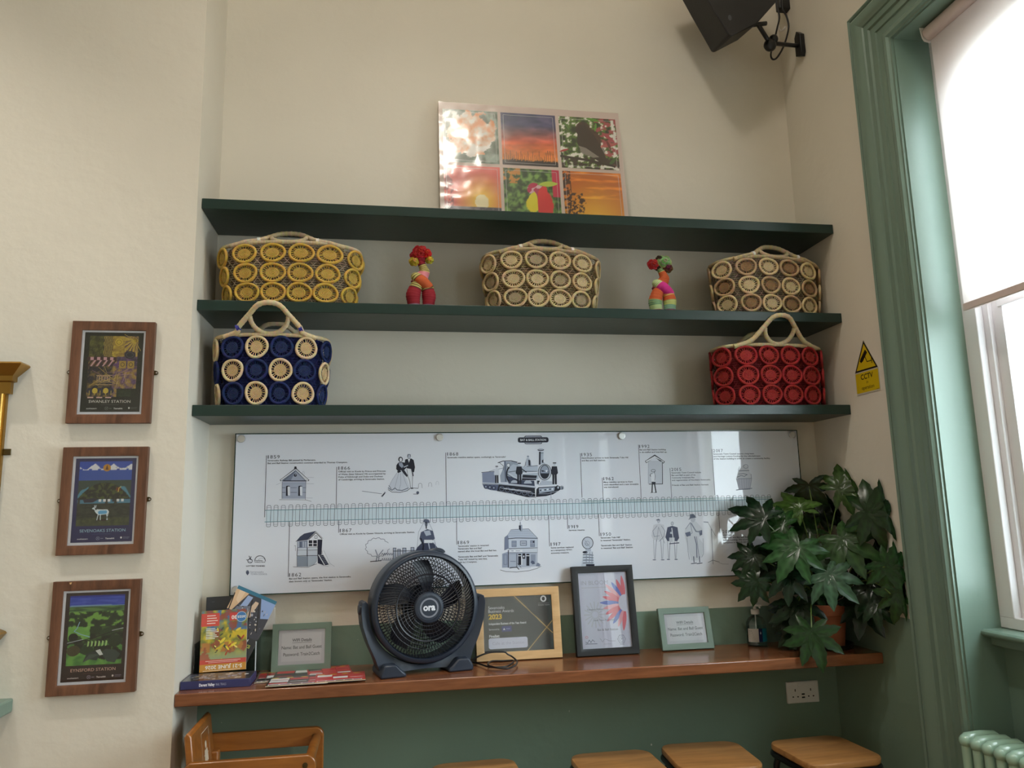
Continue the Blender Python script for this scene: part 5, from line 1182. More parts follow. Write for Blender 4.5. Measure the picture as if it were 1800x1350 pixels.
def fest(a, w, h):
    def f(u, v):
        n = nz(u*4, v*5, 90); k = nz(u*9, v*4, 91); c = mixc((206, 180, 50), (90, 104, 60), .5+1.6*n)
        if v > .6: c = mixc(c, (70, 110, 160), .45+1.3*k)
        if v < .35: c = mixc(c, (150, 160, 120), (.35-v)*4)
        if n > .22: c = mixc(c, (170, 70, 50), .7)
        if .2 < v < .4 and k > .1: c = (176, 120, 60)
        return c
    a.rect(0, 0, w, h, (200, 140, 50)); a.raster(0, .028, w, h, 46, 60, f)
    for i in range(26):
        x, y, r_, an = random.gauss(.09, .028), random.gauss(.105, .025), random.uniform(.005, .014), random.uniform(20, 150); x = min(max(x, .015), w-.015); a.ell(x, y, r_, r_*.35, random.choice([(232, 206, 70), (214, 180, 50), (70, 84, 56), (180, 70, 46), (236, 222, 120), (96, 60, 40)]), rot=an)
    a.rect(0, 0, w, .026, (204, 142, 52)); a.rect(0, .026, w, .042, (200, 74, 60)); a.rect(0, h-.056, .064, h-.01, (206, 78, 66))
    for i in range(4): a.rect(.02, h-.02-i*.009, .05+.004*(i % 3), h-.017-i*.009, (236, 216, 208))
    for i in range(7): a.rect(.018, h-.066-i*.0058, .05+.012*((i*7) % 3)/2, h-.0635-i*.0058, (236, 234, 220))
    a.rect(.1, h-.04, .128, h-.012, (200, 62, 60)); a.ell(.142, h-.028, .018, .018, (60, 120, 180)); a.ell(.142, h-.028, .018, .018, (200, 220, 236), w=.0015)
    W_ = (238, 236, 230); a.text('30', .125, h-.022, .013, W_, rot=180, bold=.03); a.text('2025', .158, h-.024, .008, W_, rot=180, width=.03, bold=.02)
    a.text('5-21 JUNE 2026', w-.014, .0205, .0118, W_, rot=180, width=w-.034, bold=.02)
    a.rect(.02, .036, w-.02, .038, (236, 200, 190)); a.rect(.03, .031, w-.03, .0325, (236, 200, 190)); a.rect(.012, .0028, w-.02, .0045, (240, 226, 200))
sheet('festival_booklet', 'festival booklet upside down with a yellow abstract painting and 5-21 JUNE 2026', 'booklet', (.033, -.1435, C0+.0285), (1, .02, .02), (0, .10, 1), .163, .216, .006, M_PAPER, fest)
def street(a, w, h):
    a.rect(0, 0, w, h, (56, 58, 70)); a.rect(0, h-.013, w, h, (40, 110, 140))
    a.poly([(0, h-.013), (.05, h-.013), (.018, h-.09), (0, h-.09)], (212, 176, 140)); a.poly([(.012, h-.013), (.035, h-.013), (.03, h-.06), (.016, h-.05)], (226, 196, 166)); a.poly([(.05, h-.02), (.07, h-.02), (.062, h-.075), (.035, h-.09)], (150, 170, 210))
    a.poly([(.085, h-.03), (.1, h-.03), (.09, h-.12), (.06, h-.12)], (206, 180, 156)); a.poly([(.1, h-.013), (w, h-.013), (w, h-.07), (.13, h-.08)], (140, 166, 214)); a.poly([(.03, h-.07), (.08, h-.05), (.075, h-.12), (.02, h-.12)], (110, 114, 130))
    for i in range(60): x, y = random.uniform(.02, w-.01), random.uniform(h-.15, h-.05); a.ell(x, y, random.uniform(.001, .005), random.uniform(.001, .006), random.choice([(176, 178, 190), (30, 30, 38), (90, 94, 110), (210, 200, 190)]), n=7)
    for x0_, x1_ in ((.0, .012), (.072, .1), (.1, .14)): a.line([(x0_, h-.03), (x1_, h-.13)], .004, (24, 24, 30))
    a.rect(0, 0, w, h-.155, (44, 46, 52)); a.text('and', w-.05, h-.17, .009, (232, 232, 232), bold=.03); a.text('KS', w-.032, h-.19, .011, (206, 214, 90), bold=.03)
a0 = R(-25); sheet('walks_booklet', 'tilted booklet with a teal top edge and black and white street scene, leaning behind', 'booklet', (.052, -.118, 1.128), (math.cos(a0), 0, math.sin(a0)), (math.sin(-a0), .14, math.cos(a0)), .158, .235, .006, M_PAPER, street)
sheet('dark_booklet', 'plain black booklet upright behind the festival booklet, against the wall', 'booklet', (.035, -.088, C0+.004), (1, 0, .02), (0, .1, 1), .10, .285, .006, M_BLACK, lambda a, w, h: (a.rect(.002, .002, w-.002, h-.002, (30, 32, 38)), a.rect(.02, h-.02, .03, h-.017, (60, 62, 70))))
# loose leaflets lying on the counter
def menu(base, accent, txt=None):
    def f(a, w, h):
        a.rect(0, 0, w, h, base)
        for r_ in range(3):
            for c_ in range(3):
                x, y = .006+c_*(w-.008)/3, .02+r_*(h-.045)/3; a.rect(x, y, x+(w-.02)/3, y+(h-.06)/3, random.choice([accent, (222, 222, 224), (36, 34, 40), (190, 34, 46), (60, 56, 58), (44, 40, 44), accent]))
                a.rect(x+.004, y+.004, x+(w-.03)/3, y+.009, random.choice([(40, 30, 60), (230, 230, 230), (180, 30, 40)]))
        a.rect(0, 0, w, .006, (206, 170, 60)); a.rect(.006, .01, w-.012, .026, (224, 222, 228))
        for c_ in range(5): a.rect(.01+c_*(w-.02)/5, .013, .01+c_*(w-.02)/5+(w-.05)/5, .022, random.choice([(46, 30, 80), (150, 40, 60), (40, 90, 70), (130, 60, 110)]))
        if txt: a.text(txt, .03, h-.016, .011, (232, 230, 224), width=w*.5, bold=.05)
        for c_ in range(4): a.ell(.02+c_*w*.24, h-.022, .013, .006, (216, 182, 40))
    return f
for i, (x, y, ang, w, h, fn, lab) in enumerate([
    (.245, -.25, 4, .1, .19, menu((90, 90, 86), (150, 40, 46)), 'loose leaflet half tucked under the blue booklet stack'),
    (.30, -.235, 1, .21, .185, menu((34, 34, 38), (190, 40, 50), 'SPECIALS'), 'black and yellow leaflet headed SPECIALS in the spread pile'),
    (.43, -.225, 8, .16, .18, menu((176, 32, 46), (214, 60, 70)), 'red and white leaflet lying across the middle of the spread pile'),
    (.296, -.342, 1, .21, .148, menu((46, 42, 46), (176, 44, 50)), 'front leaflet of the spread pile with a row of product pictures'),
    (.462, -.338, 3, .175, .148, menu((186, 30, 44), (200, 50, 60)), 'bright red leaflet overlapping the right of the spread pile')]):
    a_ = R(ang); z = C0+.0016*(i+1)+.001
    sheet('leaflet', lab, 'leaflet', (x, y, z), (math.cos(a_), math.sin(a_), 0), (-math.sin(a_), math.cos(a_), 0), w, h, .0013, M_PAPER, fn, 'leaflets spread on the counter')

# ================================================================ FRAMED NOTICES ON THE COUNTER
def wifi(loc, w, h, b, lean, label, light):
    t_, ar, W, H = framed('wifi_notice', label, 'picture frame', loc, w, h, .018, b, M_GREENF, lean=-lean, paper=(206, 206, 212), group='green framed wifi notices', sl=.002)
    ink = (62, 64, 76)
    ar.rect(.002, .002, W-.002, H-.002, (196, 197, 206)); ar.rect(.012, .012, W-.014, H-.012, (208, 209, 216))
    ar.text('WIFI Details', W/2, H*.66, .0105, ink, width=W*.42, align='C', bold=.02); ar.rect(W*.29, H*.62, W*.71, H*.63, ink)
    ar.text('Name: Bat and Ball Guest', W/2, H*.45, .0115, ink, width=W*.86, align='C', bold=.01); ar.text('Password: Train2Catch', W/2, H*.25, .0115, ink, width=W*.78, align='C', bold=.01)
    ar.build('notice_print', M_GPRINT, t_)
wifi((.276, -.062, C0), .222, .175, .024, R(8), 'green framed WIFI Details notice between the booklets and the fan', 0)
wifi((1.832, -.072, C0), .226, .168, .024, R(13), 'green framed WIFI Details notice leaning back, right of the black frame', 1)
# award
t, ar, W, H = framed('award_frame', 'pale oak frame with a black 2023 business award certificate behind the fan', 'picture frame', (1.060, -.078, C0), .347, .276, .022, .032, M_OAK, lean=-R(8), paper=(30, 30, 34))
ar.rect(0, 0, W, H, (38, 38, 42)); ar.poly([(.0, 0), (.02, 0), (.02, H), (.0, H)], (26, 26, 30))
GD = (196, 160, 100)
for d, w_ in ((0, .0035), (.008, .001), (-.008, .001), (-.014, .0007), (.014, .0007)): ar.line([(W*.46+d, H), (W-.002, H*.30+d*-1.2)], w_, GD if w_ > .002 else (110, 96, 72))
for d, w_ in ((0, .003), (.006, .0008), (.012, .0007)): ar.line([(W*.62+d, 0), (W-.001, H*.52-d)], w_, GD if w_ > .002 else (110, 96, 72))
ar.poly([(W*.8, H), (W, H*.74), (W, H)], (48, 48, 52)); ar.ell(W*.885, H*.93, .0125, .0125, (232, 232, 236)); ar.ell(W*.885, H*.93, .007, .008, (30, 30, 36), n=7); ar.line([(W*.87, H*.91), (W*.9, H*.96)], .002, (30, 30, 36)); ar.text('SEVENOAKS', W*.885, H*.84, .0038, (150, 150, 154), align='C', width=.045); ar.text('TOWN TEAM', W*.885, H*.805, .0042, (190, 190, 194), align='C', width=.048)
WW = (232, 232, 238); u0 = .022
ar.text('Sevenoaks', u0, H*.775, .0115, WW, width=.066); ar.text('Business Awards', u0, H*.71, .0115, WW, width=.104); ar.text('2023', u0, H*.595, .018, (236, 196, 60), width=.054, bold=.04); ar.text('Independent Business of the Year Award', u0, H*.49, .0085, WW, width=.152, bold=.02)
ar.text('Sponsored by', u0, H*.395, .006, WW, width=.042); ar.rect(.074, H*.36, .114, H*.46, (52, 54, 120)); ar.poly([(.079, H*.39), (.088, H*.39), (.0835, H*.43)], WW); ar.rect(.092, H*.4, .108, H*.42, (120, 124, 180)); ar.text('Finalist:', u0, H*.265, .0095, WW, width=.042, bold=.04)
P = []
for sx, sz, a0_ in ((1, 1, 0), (-1, 1, 90), (-1, -1, 180), (1, -1, 270)):
    for i in range(6): a_ = R(a0_+90*i/5); P.append((.098+sx*.071+.008*math.cos(a_), H*.155+sz*.0125+.008*math.sin(a_)))
ar.fan(P, (214, 218, 240)); ar.text('Cafe at the Station', .098, H*.13, .0115, (176, 178, 206), width=.128, align='C'); ar.build('certificate_print', M_GPRINT, t)
# in bloom
t, ar, W, H = framed('certificate_frame', 'black framed IN BLOOM certificate with a red and blue petal flower', 'picture frame', (1.464, -.086, C0), .262, .352, .026, .027, M_BLACK, lean=-R(8), paper=(214, 216, 236))
ar.rect(0, 0, W, H, (210, 212, 234)); ar.text('IN BLOOM', .012, H-.048, .0165, (176, 176, 196), width=.115); ar.rect(.012, H-.061, .13, H-.058, (196, 196, 214))
cx_, cz_ = W-.012, H*.58
for k in range(13):
    an = 95+k*13.8; c = [(226, 120, 136), (232, 168, 182), (112, 128, 206), (226, 120, 136)][(k*3) % 4]; L_ = .072 if k % 3 else .082; ca, sa = math.cos(R(an)), math.sin(R(an)); PP = []
    for i in range(9): s_ = i/8; r_ = .028+L_*s_; w_ = .0085*math.sin(math.pi*min(1, s_*.92+.06))**.7; PP.append((r_, w_))
    PP += [(p_[0], -p_[1]) for p_ in PP[::-1]]; PP = [(cx_+a_*ca-b_*sa, cz_+a_*sa+b_*ca) for a_, b_ in PP]; PP = [(min(p_[0], W-.001), min(p_[1], H-.001)) for p_ in PP]; ar.fan(PP, c)
ar.ell(W-.015, cz_, .028, .034, (214, 216, 236))
for k in range(16): an = R(k*22.5); ar.line([(.062+.014*math.cos(an), H*.44+.014*math.sin(an)), (.062+.045*math.cos(an), H*.44+.05*math.sin(an))], .005, (198, 200, 216))
for tx, x, y, w, h in (('Category Winner', .03, .50, .07, .006), ('Small Towns & Workplaces', .055, .355, .1, .006), ('Bat & Ball Station', .068, .225, .086, .0085)): ar.text(tx, x, H*y, h, (120, 122, 146), width=w, bold=.01)
ar.line([(.014, H*.065), (.062, H*.06)], .002, (60, 64, 110)); ar.line([(.014, H*.09), (.022, H*.075), (.03, H*.115), (.036, H*.08), (.044, H*.115), (.052, H*.085)], .0018, (60, 64, 110)); ar.ell(.02, H*.15, .005, .004, (226, 120, 136), w=.0015); ar.line([(.075, H*.13), (.085, H*.08), (.095, H*.12), (.115, H*.09), (.14, H*.085)], .001, (110, 112, 140)); ar.rect(.09, H*.05, .12, H*.053, GREY)
ar.ell(.166, H*.105, .017, .0175, (110, 116, 150), n=6, w=.0015); ar.ell(.166, H*.105, .010, .011, (110, 116, 150), n=6, w=.001); ar.text('20', .166, H*.10, .006, (90, 94, 130), align='C'); ar.rect(.157, H*.035, .175, H*.04, GREY)
for i in range(6): ar.ell(W-.012, H*(.06+i*.045), .0035, .0035, (196, 196, 214), w=.001)
ar.build('certificate_print', M_GPRINT, t)

# ================================================================ FAN
FR, FZ = .202, .240
t = thing('desk_fan', 'dark slate round desk fan with a big circular grille on the counter', 'fan', (.846, -.20, C0), (0, 0, R(12)))
def L_(x, y, z): return Vector((x, y, z))
MC = Matrix.Translation((0, 0, FZ)) @ Matrix.Rotation(R(90), 4, 'X')   # lathe axis z -> -y
m = MB(); m.lathe([(FR-.012, -.058), (FR, -.056), (FR+.002, -.02), (FR+.004, .03), (FR+.002, .048), (FR-.004, .054), (FR-.014, .055), (FR-.019, .05), (FR-.020, .04), (FR-.014, .02), (FR-.014, -.058)], 72, MC, caps=False); obj('outer_ring', m, M_FAN, t, world=False, smooth=40)
def gy(r): u = r/(FR-.018); return .052+.030*math.sqrt(max(0, 1-u**2.2))
m = MB()
for k in range(96):
    P = []; ri = .052 if k % 2 == 0 else .118
    for i in range(9):
        r = ri+(FR-.018-ri)*i/8; an = 2*math.pi*k/96+.34*((r-.05)/.15)**1.6; P.append((r*math.cos(an), -gy(r), FZ+r*math.sin(an)))
    m.tube(P, .0014, 4)
for r in (.066, .080, .094, .108, .120, .134, .150): m.tube([(r*math.cos(a_), -gy(r)-.0005, FZ+r*math.sin(a_)) for a_ in [2*math.pi*i/64 for i in range(64)]], .0011 if r != .120 else .0036, 5, closed=True)
obj('front_grille', m, M_FAND, t, world=False, smooth=60)
m = MB()
for k in range(84):
    an = 2*math.pi*k/84; P = []
    for i in range(6): r = .05+(FR-.016-.05)*i/5; aa = an-.3*((r-.05)/.15)**1.5; P.append((r*math.cos(aa), .056+.012*math.sqrt(max(0, 1-(r/FR)**2)), FZ+r*math.sin(aa)))
    m.tube(P, .0014, 4)
for r in (.08, .095, .11, .125, .14, .155, .17): m.tube([(r*math.cos(a_), .066, FZ+r*math.sin(a_)) for a_ in [2*math.pi*i/48 for i in range(48)]], .0013, 4, closed=True)
obj('rear_grille', m, M_FAND, t, world=False, smooth=60)
for k in range(5):
    m = MB(); vs = []; nr, nc = 9, 7
    for i in range(nr):
        for j in range(nc):
            r = .04+.128*i/(nr-1); wd = R(42)*(.55+.45*math.sin(math.pi*(i/(nr-1))**.8)); a_ = 2*math.pi*k/5+(j/(nc-1)-.5)*wd+.35*i/(nr-1); vs.append((r*math.cos(a_), .012-(j/(nc-1)-.5)*.034, FZ+r*math.sin(a_)))
    fs = [(i*nc+j, i*nc+j+1, (i+1)*nc+j+1, (i+1)*nc+j) for i in range(nr-1) for j in range(nc-1)]; m.add(vs, fs); m.add([(v[0], v[1]+.002, v[2]) for v in vs], [f[::-1] for f in fs]); obj('blade', m, M_FAND, t, world=False, smooth=60)
m = MB(); m.lathe([(.042, -.03), (.042, .03), (.001, .032)], 32, MC); obj('motor_hub', m, M_FAND, t, world=False); m = MB(); m.lathe([(.001, -.105), (.06, -.1), (.072, -.06), (.072, -.055)], 32, MC); obj('motor_housing', m, M_FAN, t, world=False)
m = MB(); m.lathe([(.056, .072), (.057, .086), (.053, .092), (.044, .0935), (.0435, .0915), (.036, .0915), (.0001, .0915)], 48, MC); cap = obj('centre_cap', m, M_FAN, t, world=False, smooth=35)
LM = WM[t]; ar = Art(lambda u, v: LM@Vector((u, -.0915, FZ+v)), LM.to_3x3()@Vector((0, -1, 0)))
ar.ell(0, 0, .0325, .0325, (150, 154, 166), w=.006, n=40); ar.text('ora', 0, -.009, .0235, (226, 228, 236), width=.046, align='C', bold=.04); ar.build('badge', M_PRINT, cap)
# yoke base
P = [(-.168, 0), (-.172, .018), (-.186, .06), (-.214, .12), (-.234, .18), (-.240, .232), (-.238, .262), (-.230, .272), (-.220, .270), (-.2135, .258)]
inner = [(-(FR+.0085)*math.cos(R(a_)), FZ-(FR+.0085)*math.sin(R(a_))) for a_ in (2, 12, 22, 32, 42, 52, 62, 72, 82, 90)]
left = P+inner; right = [(-x, z) for x, z in left[::-1]]
foot = [(.168, 0), (.115, 0), (.106, .010), (.06, .010+.004), (0, .016), (-.06, .014), (-.106, .010), (-.115, 0)]
m = MB(); y0_, y1_ = -.032, .045
# build as quads strips (outline left arm -> bottom -> right arm)
outl = P[::-1][:]   # top to foot on the left
N_ = 20; ou = []; inn = []
def resample(pts, n):
    L = [0]
    for a_, b_ in zip(pts[:-1], pts[1:]): L.append(L[-1]+math.hypot(b_[0]-a_[0], b_[1]-a_[1]))
    out = []
    for i in range(n):
        s_ = L[-1]*i/(n-1); k = 0
        while k < len(L)-2 and L[k+1] < s_: k += 1
        f_ = (s_-L[k])/max(1e-9, L[k+1]-L[k]); out.append((pts[k][0]+(pts[k+1][0]-pts[k][0])*f_, pts[k][1]+(pts[k+1][1]-pts[k][1])*f_))
    return out
full_out = P[::-1]+[(-.115, 0), (-.106, .010), (0, .016), (.106, .010), (.115, 0)]+[(-x, z) for x, z in P]
full_in = inner+[(-x, z) for x, z in inner[::-1]][1:]
A_, B_ = resample(full_out, 60), resample(full_in, 60); vs = []
for y in (y0_, y1_):
    for p_ in A_: vs.append((p_[0], y, p_[1]))
    for p_ in B_: vs.append((p_[0], y+.008 if y < 0 else y, p_[1]))
n = 60; fs = []
for i in range(n-1): fs += [(i, i+1, n+i+1, n+i), (2*n+i, 3*n+i, 3*n+i+1, 2*n+i+1), (i, 2*n+i, 2*n+i+1, i+1), (n+i, n+i+1, 3*n+i+1, 3*n+i)]
fs += [(0, n, 3*n, 2*n), (n-1, 3*n-1, 4*n-1, 2*n-1)]; m.add(vs, fs); obj('yoke_stand', m, M_FAN, t, world=False, smooth=35, bevel=.002)
for s_ in (-1, 1):
    m = MB(); q_ = [(.080, 0), (.176, 0), (.176, .018), (.160, .046), (.118, .046), (.094, .022), (.08, .012)]; q_ = [(s_*x, z) for x, z in q_]
    if s_ < 0: q_ = q_[::-1]
    m.prism(q_, -.072, .085); o = obj('foot', m, M_FAN, t, world=False, bevel=.006)
    m = MB(); m.lathe([(.020, 0), (.020, .006), (.016, .010), (.0001, .010)], 24, Matrix.Translation((s_*.236, 0, FZ)) @ Matrix.Rotation(R(90)*s_, 4, 'Y')); obj('pivot_knob', m, M_FAN, t, world=False)
m = MB(); P = [(.06+.03*math.cos(a_), .03, FZ+FR-.012+.012*math.sin(a_)) for a_ in [math.pi*i/10 for i in range(11)]]; m.tube(P, .009, 10); obj('carry_handle', m, M_FAN, t, world=False)
m = MB(); pts = [(825, 1160, .006), (840, 1166, .006), (858, 1172, .006), (874, 1173, .006), (892, 1171, .006), (903, 1163, .006), (896, 1157, .006), (878, 1155, .006), (862, 1160, .007), (858, 1169, .012), (875, 1174, .014), (893, 1175, .012), (905, 1170, .010), (909, 1163, .010), (900, 1154, .02), (888, 1145, .03), (880, 1137, .038), (868, 1132, .04), (850, 1131, .04), (832, 1135, .03), (815, 1140, .012)]
PP = [at(x, y, 2, C0+h_) for x, y, h_ in pts]
for p_ in PP: p_.y = max(-.33, min(-.12, p_.y))
S = []
for i in range(len(PP)-1):
    for k in range(5):
        u = k/5; a_, b_, c_, d_ = PP[max(0, i-1)], PP[i], PP[i+1], PP[min(len(PP)-1, i+2)]; S.append(.5*((2*b_)+(-a_+c_)*u+(2*a_-5*b_+4*c_-d_)*u*u+(-a_+3*b_-3*c_+d_)*u**3))
m.tube(S, .0032, 8); obj('power_cable', m, M_BLACK, t, smooth=60)

# ================================================================ SANITISER BOTTLE
t = thing('sanitiser_bottle', 'clear pump bottle of hand sanitiser beside the potted plant', 'bottle', (2.262, -.062, C0)); MBt = Matrix.Translation((2.262, -.062, C0))
M_LIQ = thin_glass('pale_blue_gel', (.80, .93, .93), refl=.3, base=.05)
m = MB(); m.lathe([(.038, 0), (.043, .004), (.043, .082), (.041, .096), (.032, .112), (.018, .121), (.0145, .124), (.0145, .132)], 36, MBt, sy=.72); obj('bottle_body', m, thin_glass('clear_bottle', (.86, .92, .92), refl=.7, base=.08), t)
m = MB(); m.lathe([(.036, .003), (.041, .006), (.041, .078), (.0001, .078)], 30, MBt, sy=.7); obj('gel', m, M_LIQ, t)
m = MB(); m.lathe([(.0175, .128), (.0175, .146), (.015, .148), (.006, .149), (.006, .166), (.0001, .166)], 24, MBt); m.box(2.252, 2.272, -.105, -.05, C0+.164, C0+.172); m.tube([(2.262, -.10, C0+.166), (2.262, -.108, C0+.158)], .0035, 8); m.tube([(2.262, -.062, C0+.02), (2.262, -.062, C0+.13)], .003, 6); obj('pump', m, M_PLASTICW, t, bevel=.001)
m = MB()
for a0_, a1_, c in ((195, 262, (214, 210, 206)), (262, 285, (28, 36, 84)), (285, 345, (40, 150, 176))):
    m.setcol(c); K = 10; vs = []
    for i in range(K+1):
        a_ = R(a0_+(a1_-a0_)*i/K)
        for z in (.018, .072): vs.append(MBt@Vector((.0436*math.cos(a_), .0436*.72*math.sin(a_), z)))
    m.add(vs, [(2*i, 2*i+2, 2*i+3, 2*i+1) for i in range(K)])
def onb(a_, z): return MBt@Vector((.0441*math.cos(R(a_)), .0441*.72*math.sin(R(a_)), z))
m.setcol((220, 226, 236)); m.quad(onb(270, .052), onb(277, .052), onb(277, .056), onb(270, .056)); m.quad(onb(272.5, .048), onb(274.5, .048), onb(274.5, .060), onb(272.5, .060))
for i in range(5): m.setcol((70, 70, 90)); m.quad(onb(205, .03+i*.008), onb(240-4*i, .03+i*.008), onb(240-4*i, .0315+i*.008), onb(205, .0315+i*.008))
m.setcol((20, 70, 110)); [m.quad(onb(292, .034+i*.01), onb(330, .034+i*.01), onb(330, .036+i*.01), onb(292, .036+i*.01)) for i in range(3)]
obj('label_sticker', m, M_PRINT, t, smooth=0)
# ================================================================ STOOLS
def make_stool(x, y, rz, label):
    t = thing('stool', label, 'stool', (x, y, 0), (0, 0, rz), 'square oak topped stools under the counter')
    def rsq(h, r, z, n=7):
        return [(sx*(h-r)+r*math.cos(R(a0+90*i/(n-1))), sy*(h-r)+r*math.sin(R(a0+90*i/(n-1))), z) for sx, sy, a0 in ((1, 1, 0), (-1, 1, 90), (-1, -1, 180), (1, -1, 270)) for i in range(n)]
    m = MB(); secs = [rsq(.150, .055, .655), rsq(.155, .06, .660), rsq(.156, .06, .673), rsq(.153, .058, .679), rsq(.146, .054, .681)]; n = len(secs[0]); vs = [v for s_ in secs for v in s_]
    fs = [(j*n+i, j*n+(i+1) % n, (j+1)*n+(i+1) % n, (j+1)*n+i) for j in range(len(secs)-1) for i in range(n)]+[tuple(range(n-1, -1, -1)), tuple((len(secs)-1)*n+i for i in range(n))]
    m.add(vs, fs); obj('seat', m, M_SEAT, t, world=False, smooth=35)
    m = MB(); m.tube(rsq(.150, .055, .643), .0115, 10, closed=True); obj('seat_rail', m, M_BLACKMETAL, t, world=False, smooth=60)
    for sx in (-1, 1):
        for sy in (-1, 1): m = MB(); m.tube([(sx*.118, sy*.118, .645), (sx*.128, sy*.128, .60), (sx*.165, sy*.165, .012), (sx*.165, sy*.165, 0)], .0125, 10); obj('leg', m, M_BLACKMETAL, t, world=False, smooth=60)
    m = MB(); q_ = [(-.152, -.152, .22), (.152, -.152, .22), (.152, .152, .22), (-.152, .152, .22)]
    for a_, b_ in zip(q_, q_[1:]+q_[:1]): m.tube([a_, b_], .008, 8)
    obj('foot_rail', m, M_BLACKMETAL, t, world=False, smooth=60)
    return t
make_stool(2.345, -.375, R(3), 'oak topped stool nearest the radiator, right end under the counter')
make_stool(1.905, -.335, R(-4), 'oak topped stool second from the right, its grain swirling, under the counter')
make_stool(1.545, -.362, R(0), 'oak topped stool third from the right, below the IN BLOOM frame')
make_stool(1.03, -.348, R(2), 'oak topped stool nearest the high chair, only its seat top in view')

# ================================================================ HIGH CHAIR
t = thing('high_chair', 'honey coloured wooden child high chair under the left end of the counter', 'high chair', (.31, -.38, 0))
def rail(y0, y1, zt):
    m = MB(); P = []; x0, x1, z0, r = .085, .488, zt-.062, .030
    for cx, cz, a0 in ((x1-r, zt-r, 90), ): P += [(cx+r*math.cos(R(a0-90*i/6)), cz+r*math.sin(R(a0-90*i/6))) for i in range(7)]
    P = [(x0+.03, z0-.05), (x0+.0, z0-.05)][:0]+[(x1, z0-.3), (x1-.05, z0-.3), (x1-.05, z0), (x0, z0), (x0, zt-.018), (x0+.018, zt)]+P
    m.prism(P[::-1], y0, y1); return m
for y0, y1, zt, nm in ((-.545, -.522, .842, 'near'), (-.238, -.215, .846, 'far')):
    o = obj('side_frame', rail(y0, y1, zt), M_HC, t, bevel=.004)
    for xx, zz in ((.455, zt-.03), (.10, zt-.03)):
        b_ = MB(); b_.lathe([(.0085, 0), (.0085, .002), (.004, .0025), (.0035, .001), (.0001, .001)], 16, Matrix.Translation((xx, y0-.0002, zz)) @ Matrix.Rotation(R(90), 4, 'X')); obj('bolt', b_, M_DBRASS, o)
m = MB(); m.tube([(.462, -.522, .805), (.462, -.238, .809)], .0165, 16); obj('front_bar', m, M_HC, t, smooth=50)
m = MB(); M = Matrix.Translation((.128, 0, .60)) @ Matrix.Rotation(R(-7), 4, 'Y'); P = [(-.011, 0), (.011, 0), (.011, .315), (.004, .325), (-.004, .325), (-.011, .315)]
m.prism(P, -.52, -.24, M); obj('back_panel', m, M_HC, t, bevel=.005)
st = M@Vector((.0113, 0, 0)); U = (M.to_3x3()@Vector((0, 0, 1))); Nn = M.to_3x3()@Vector((1, 0, 0))
ar = Art(lambda u, v: M@Vector((.0112, u, v)), Nn, d0=.0004); cI = (206, 190, 168)
ar.frame(-.40, .13, -.30, .29, .0025, cI); ar.ell(-.35, .245, .012, .012, cI); ar.fan([(-.37, .23), (-.33, .23), (-.325, .19), (-.375, .19)], cI); ar.line([(-.36, .19), (-.365, .16)], .006, cI); ar.line([(-.34, .19), (-.335, .16)], .006, cI); ar.line([(-.38, .215), (-.32, .215)], .004, cI)
for i in range(3): ar.line([(-.385, .15-.007*i), (-.315, .15-.007*i)], .002, cI)
ar.build('safety_sticker', M_PRINT, t)
for y in (-.50, -.26):
    m = MB(); m.box(.098, .138, y-.018, y+.018, 0, .80); obj('rear_leg', m, M_HC, t, bevel=.006)
for y in (-.533, -.227):
    m = MB(); m.box(.44, .486, y-.0115, y+.0115, 0, .48); obj('front_leg', m, M_HC, t, bevel=.004)
m = MB(); m.box(.12, .44, -.52, -.24, .50, .52); obj('seat', m, M_HC, t, bevel=.004)

# ================================================================ LOUDSPEAKER
t = thing('loudspeaker', 'black loudspeaker tilted down on a bracket high in the right corner', 'speaker', (2.35, -.3, 3.8))
def ap(px, py, y): v = at(px, py, 1, y); return v
Yf, Yb = -.36, -.19
front = [ap(*q_, Yf) for q_ in ((1364, 4), (1330, 42), (1286, 64), (1281, 62), (1243, -3), (1205, -70), (1330, -110), (1375, -60))]
back = [Vector((v.x*.97+.06, Yb, v.z+.03)) for v in front]; n = len(front)
m = MB(); m.add(front+back, [tuple(range(n)), tuple(range(2*n-1, n-1, -1))]+[(i, i+n, (i+1) % n+n, (i+1) % n) for i in range(n)]); obj('cabinet', m, plain('speaker_cabinet', (20, 20, 22), .5, bump=.1, bscale=200), t, bevel=.006)
m = MB(); c_ = ap(1283, 31, Yf-.0006); m.fanned = 1; m.add([c_+Vector((.009*math.cos(a_), 0, .014*math.sin(a_))) for a_ in [math.pi*i/5 for i in range(10)]], [tuple(range(10))]); obj('badge', m, plain('badge_grey', (70, 72, 76), .4), t, smooth=0)
J = Vector((2.462, -.225, 3.720)); Bt = ap(1333, 44, -.27); Wp = Vector((2.649, -.19, 3.742))
m = MB(); m.tube([Bt, J], .010, 10); m.sphere(J+Vector((0, 0, -.012)), .030, 14, 10, (1, .8, 1)); m.sphere(J+Vector((.02, 0, .02)), .022, 12, 8); m.tube([J, Wp+Vector((-.02, 0, 0))], .0095, 10); m.tube([Bt+Vector((-.04, 0, -.005)), Bt+Vector((.04, 0, .012))], .010, 8); obj('bracket_arm', m, M_BLACKMETAL, t, smooth=50)
m = MB(); m.prism([(-.05, 3.685), (-.01, 3.672), (.012, 3.70), (.012, 3.785), (-.012, 3.812), (-.05, 3.79)][::-1], 0, .001); m = MB(); P = [(-.205, 3.68), (-.165, 3.70), (-.165, 3.795), (-.185, 3.82), (-.215, 3.79), (-.215, 3.70)]
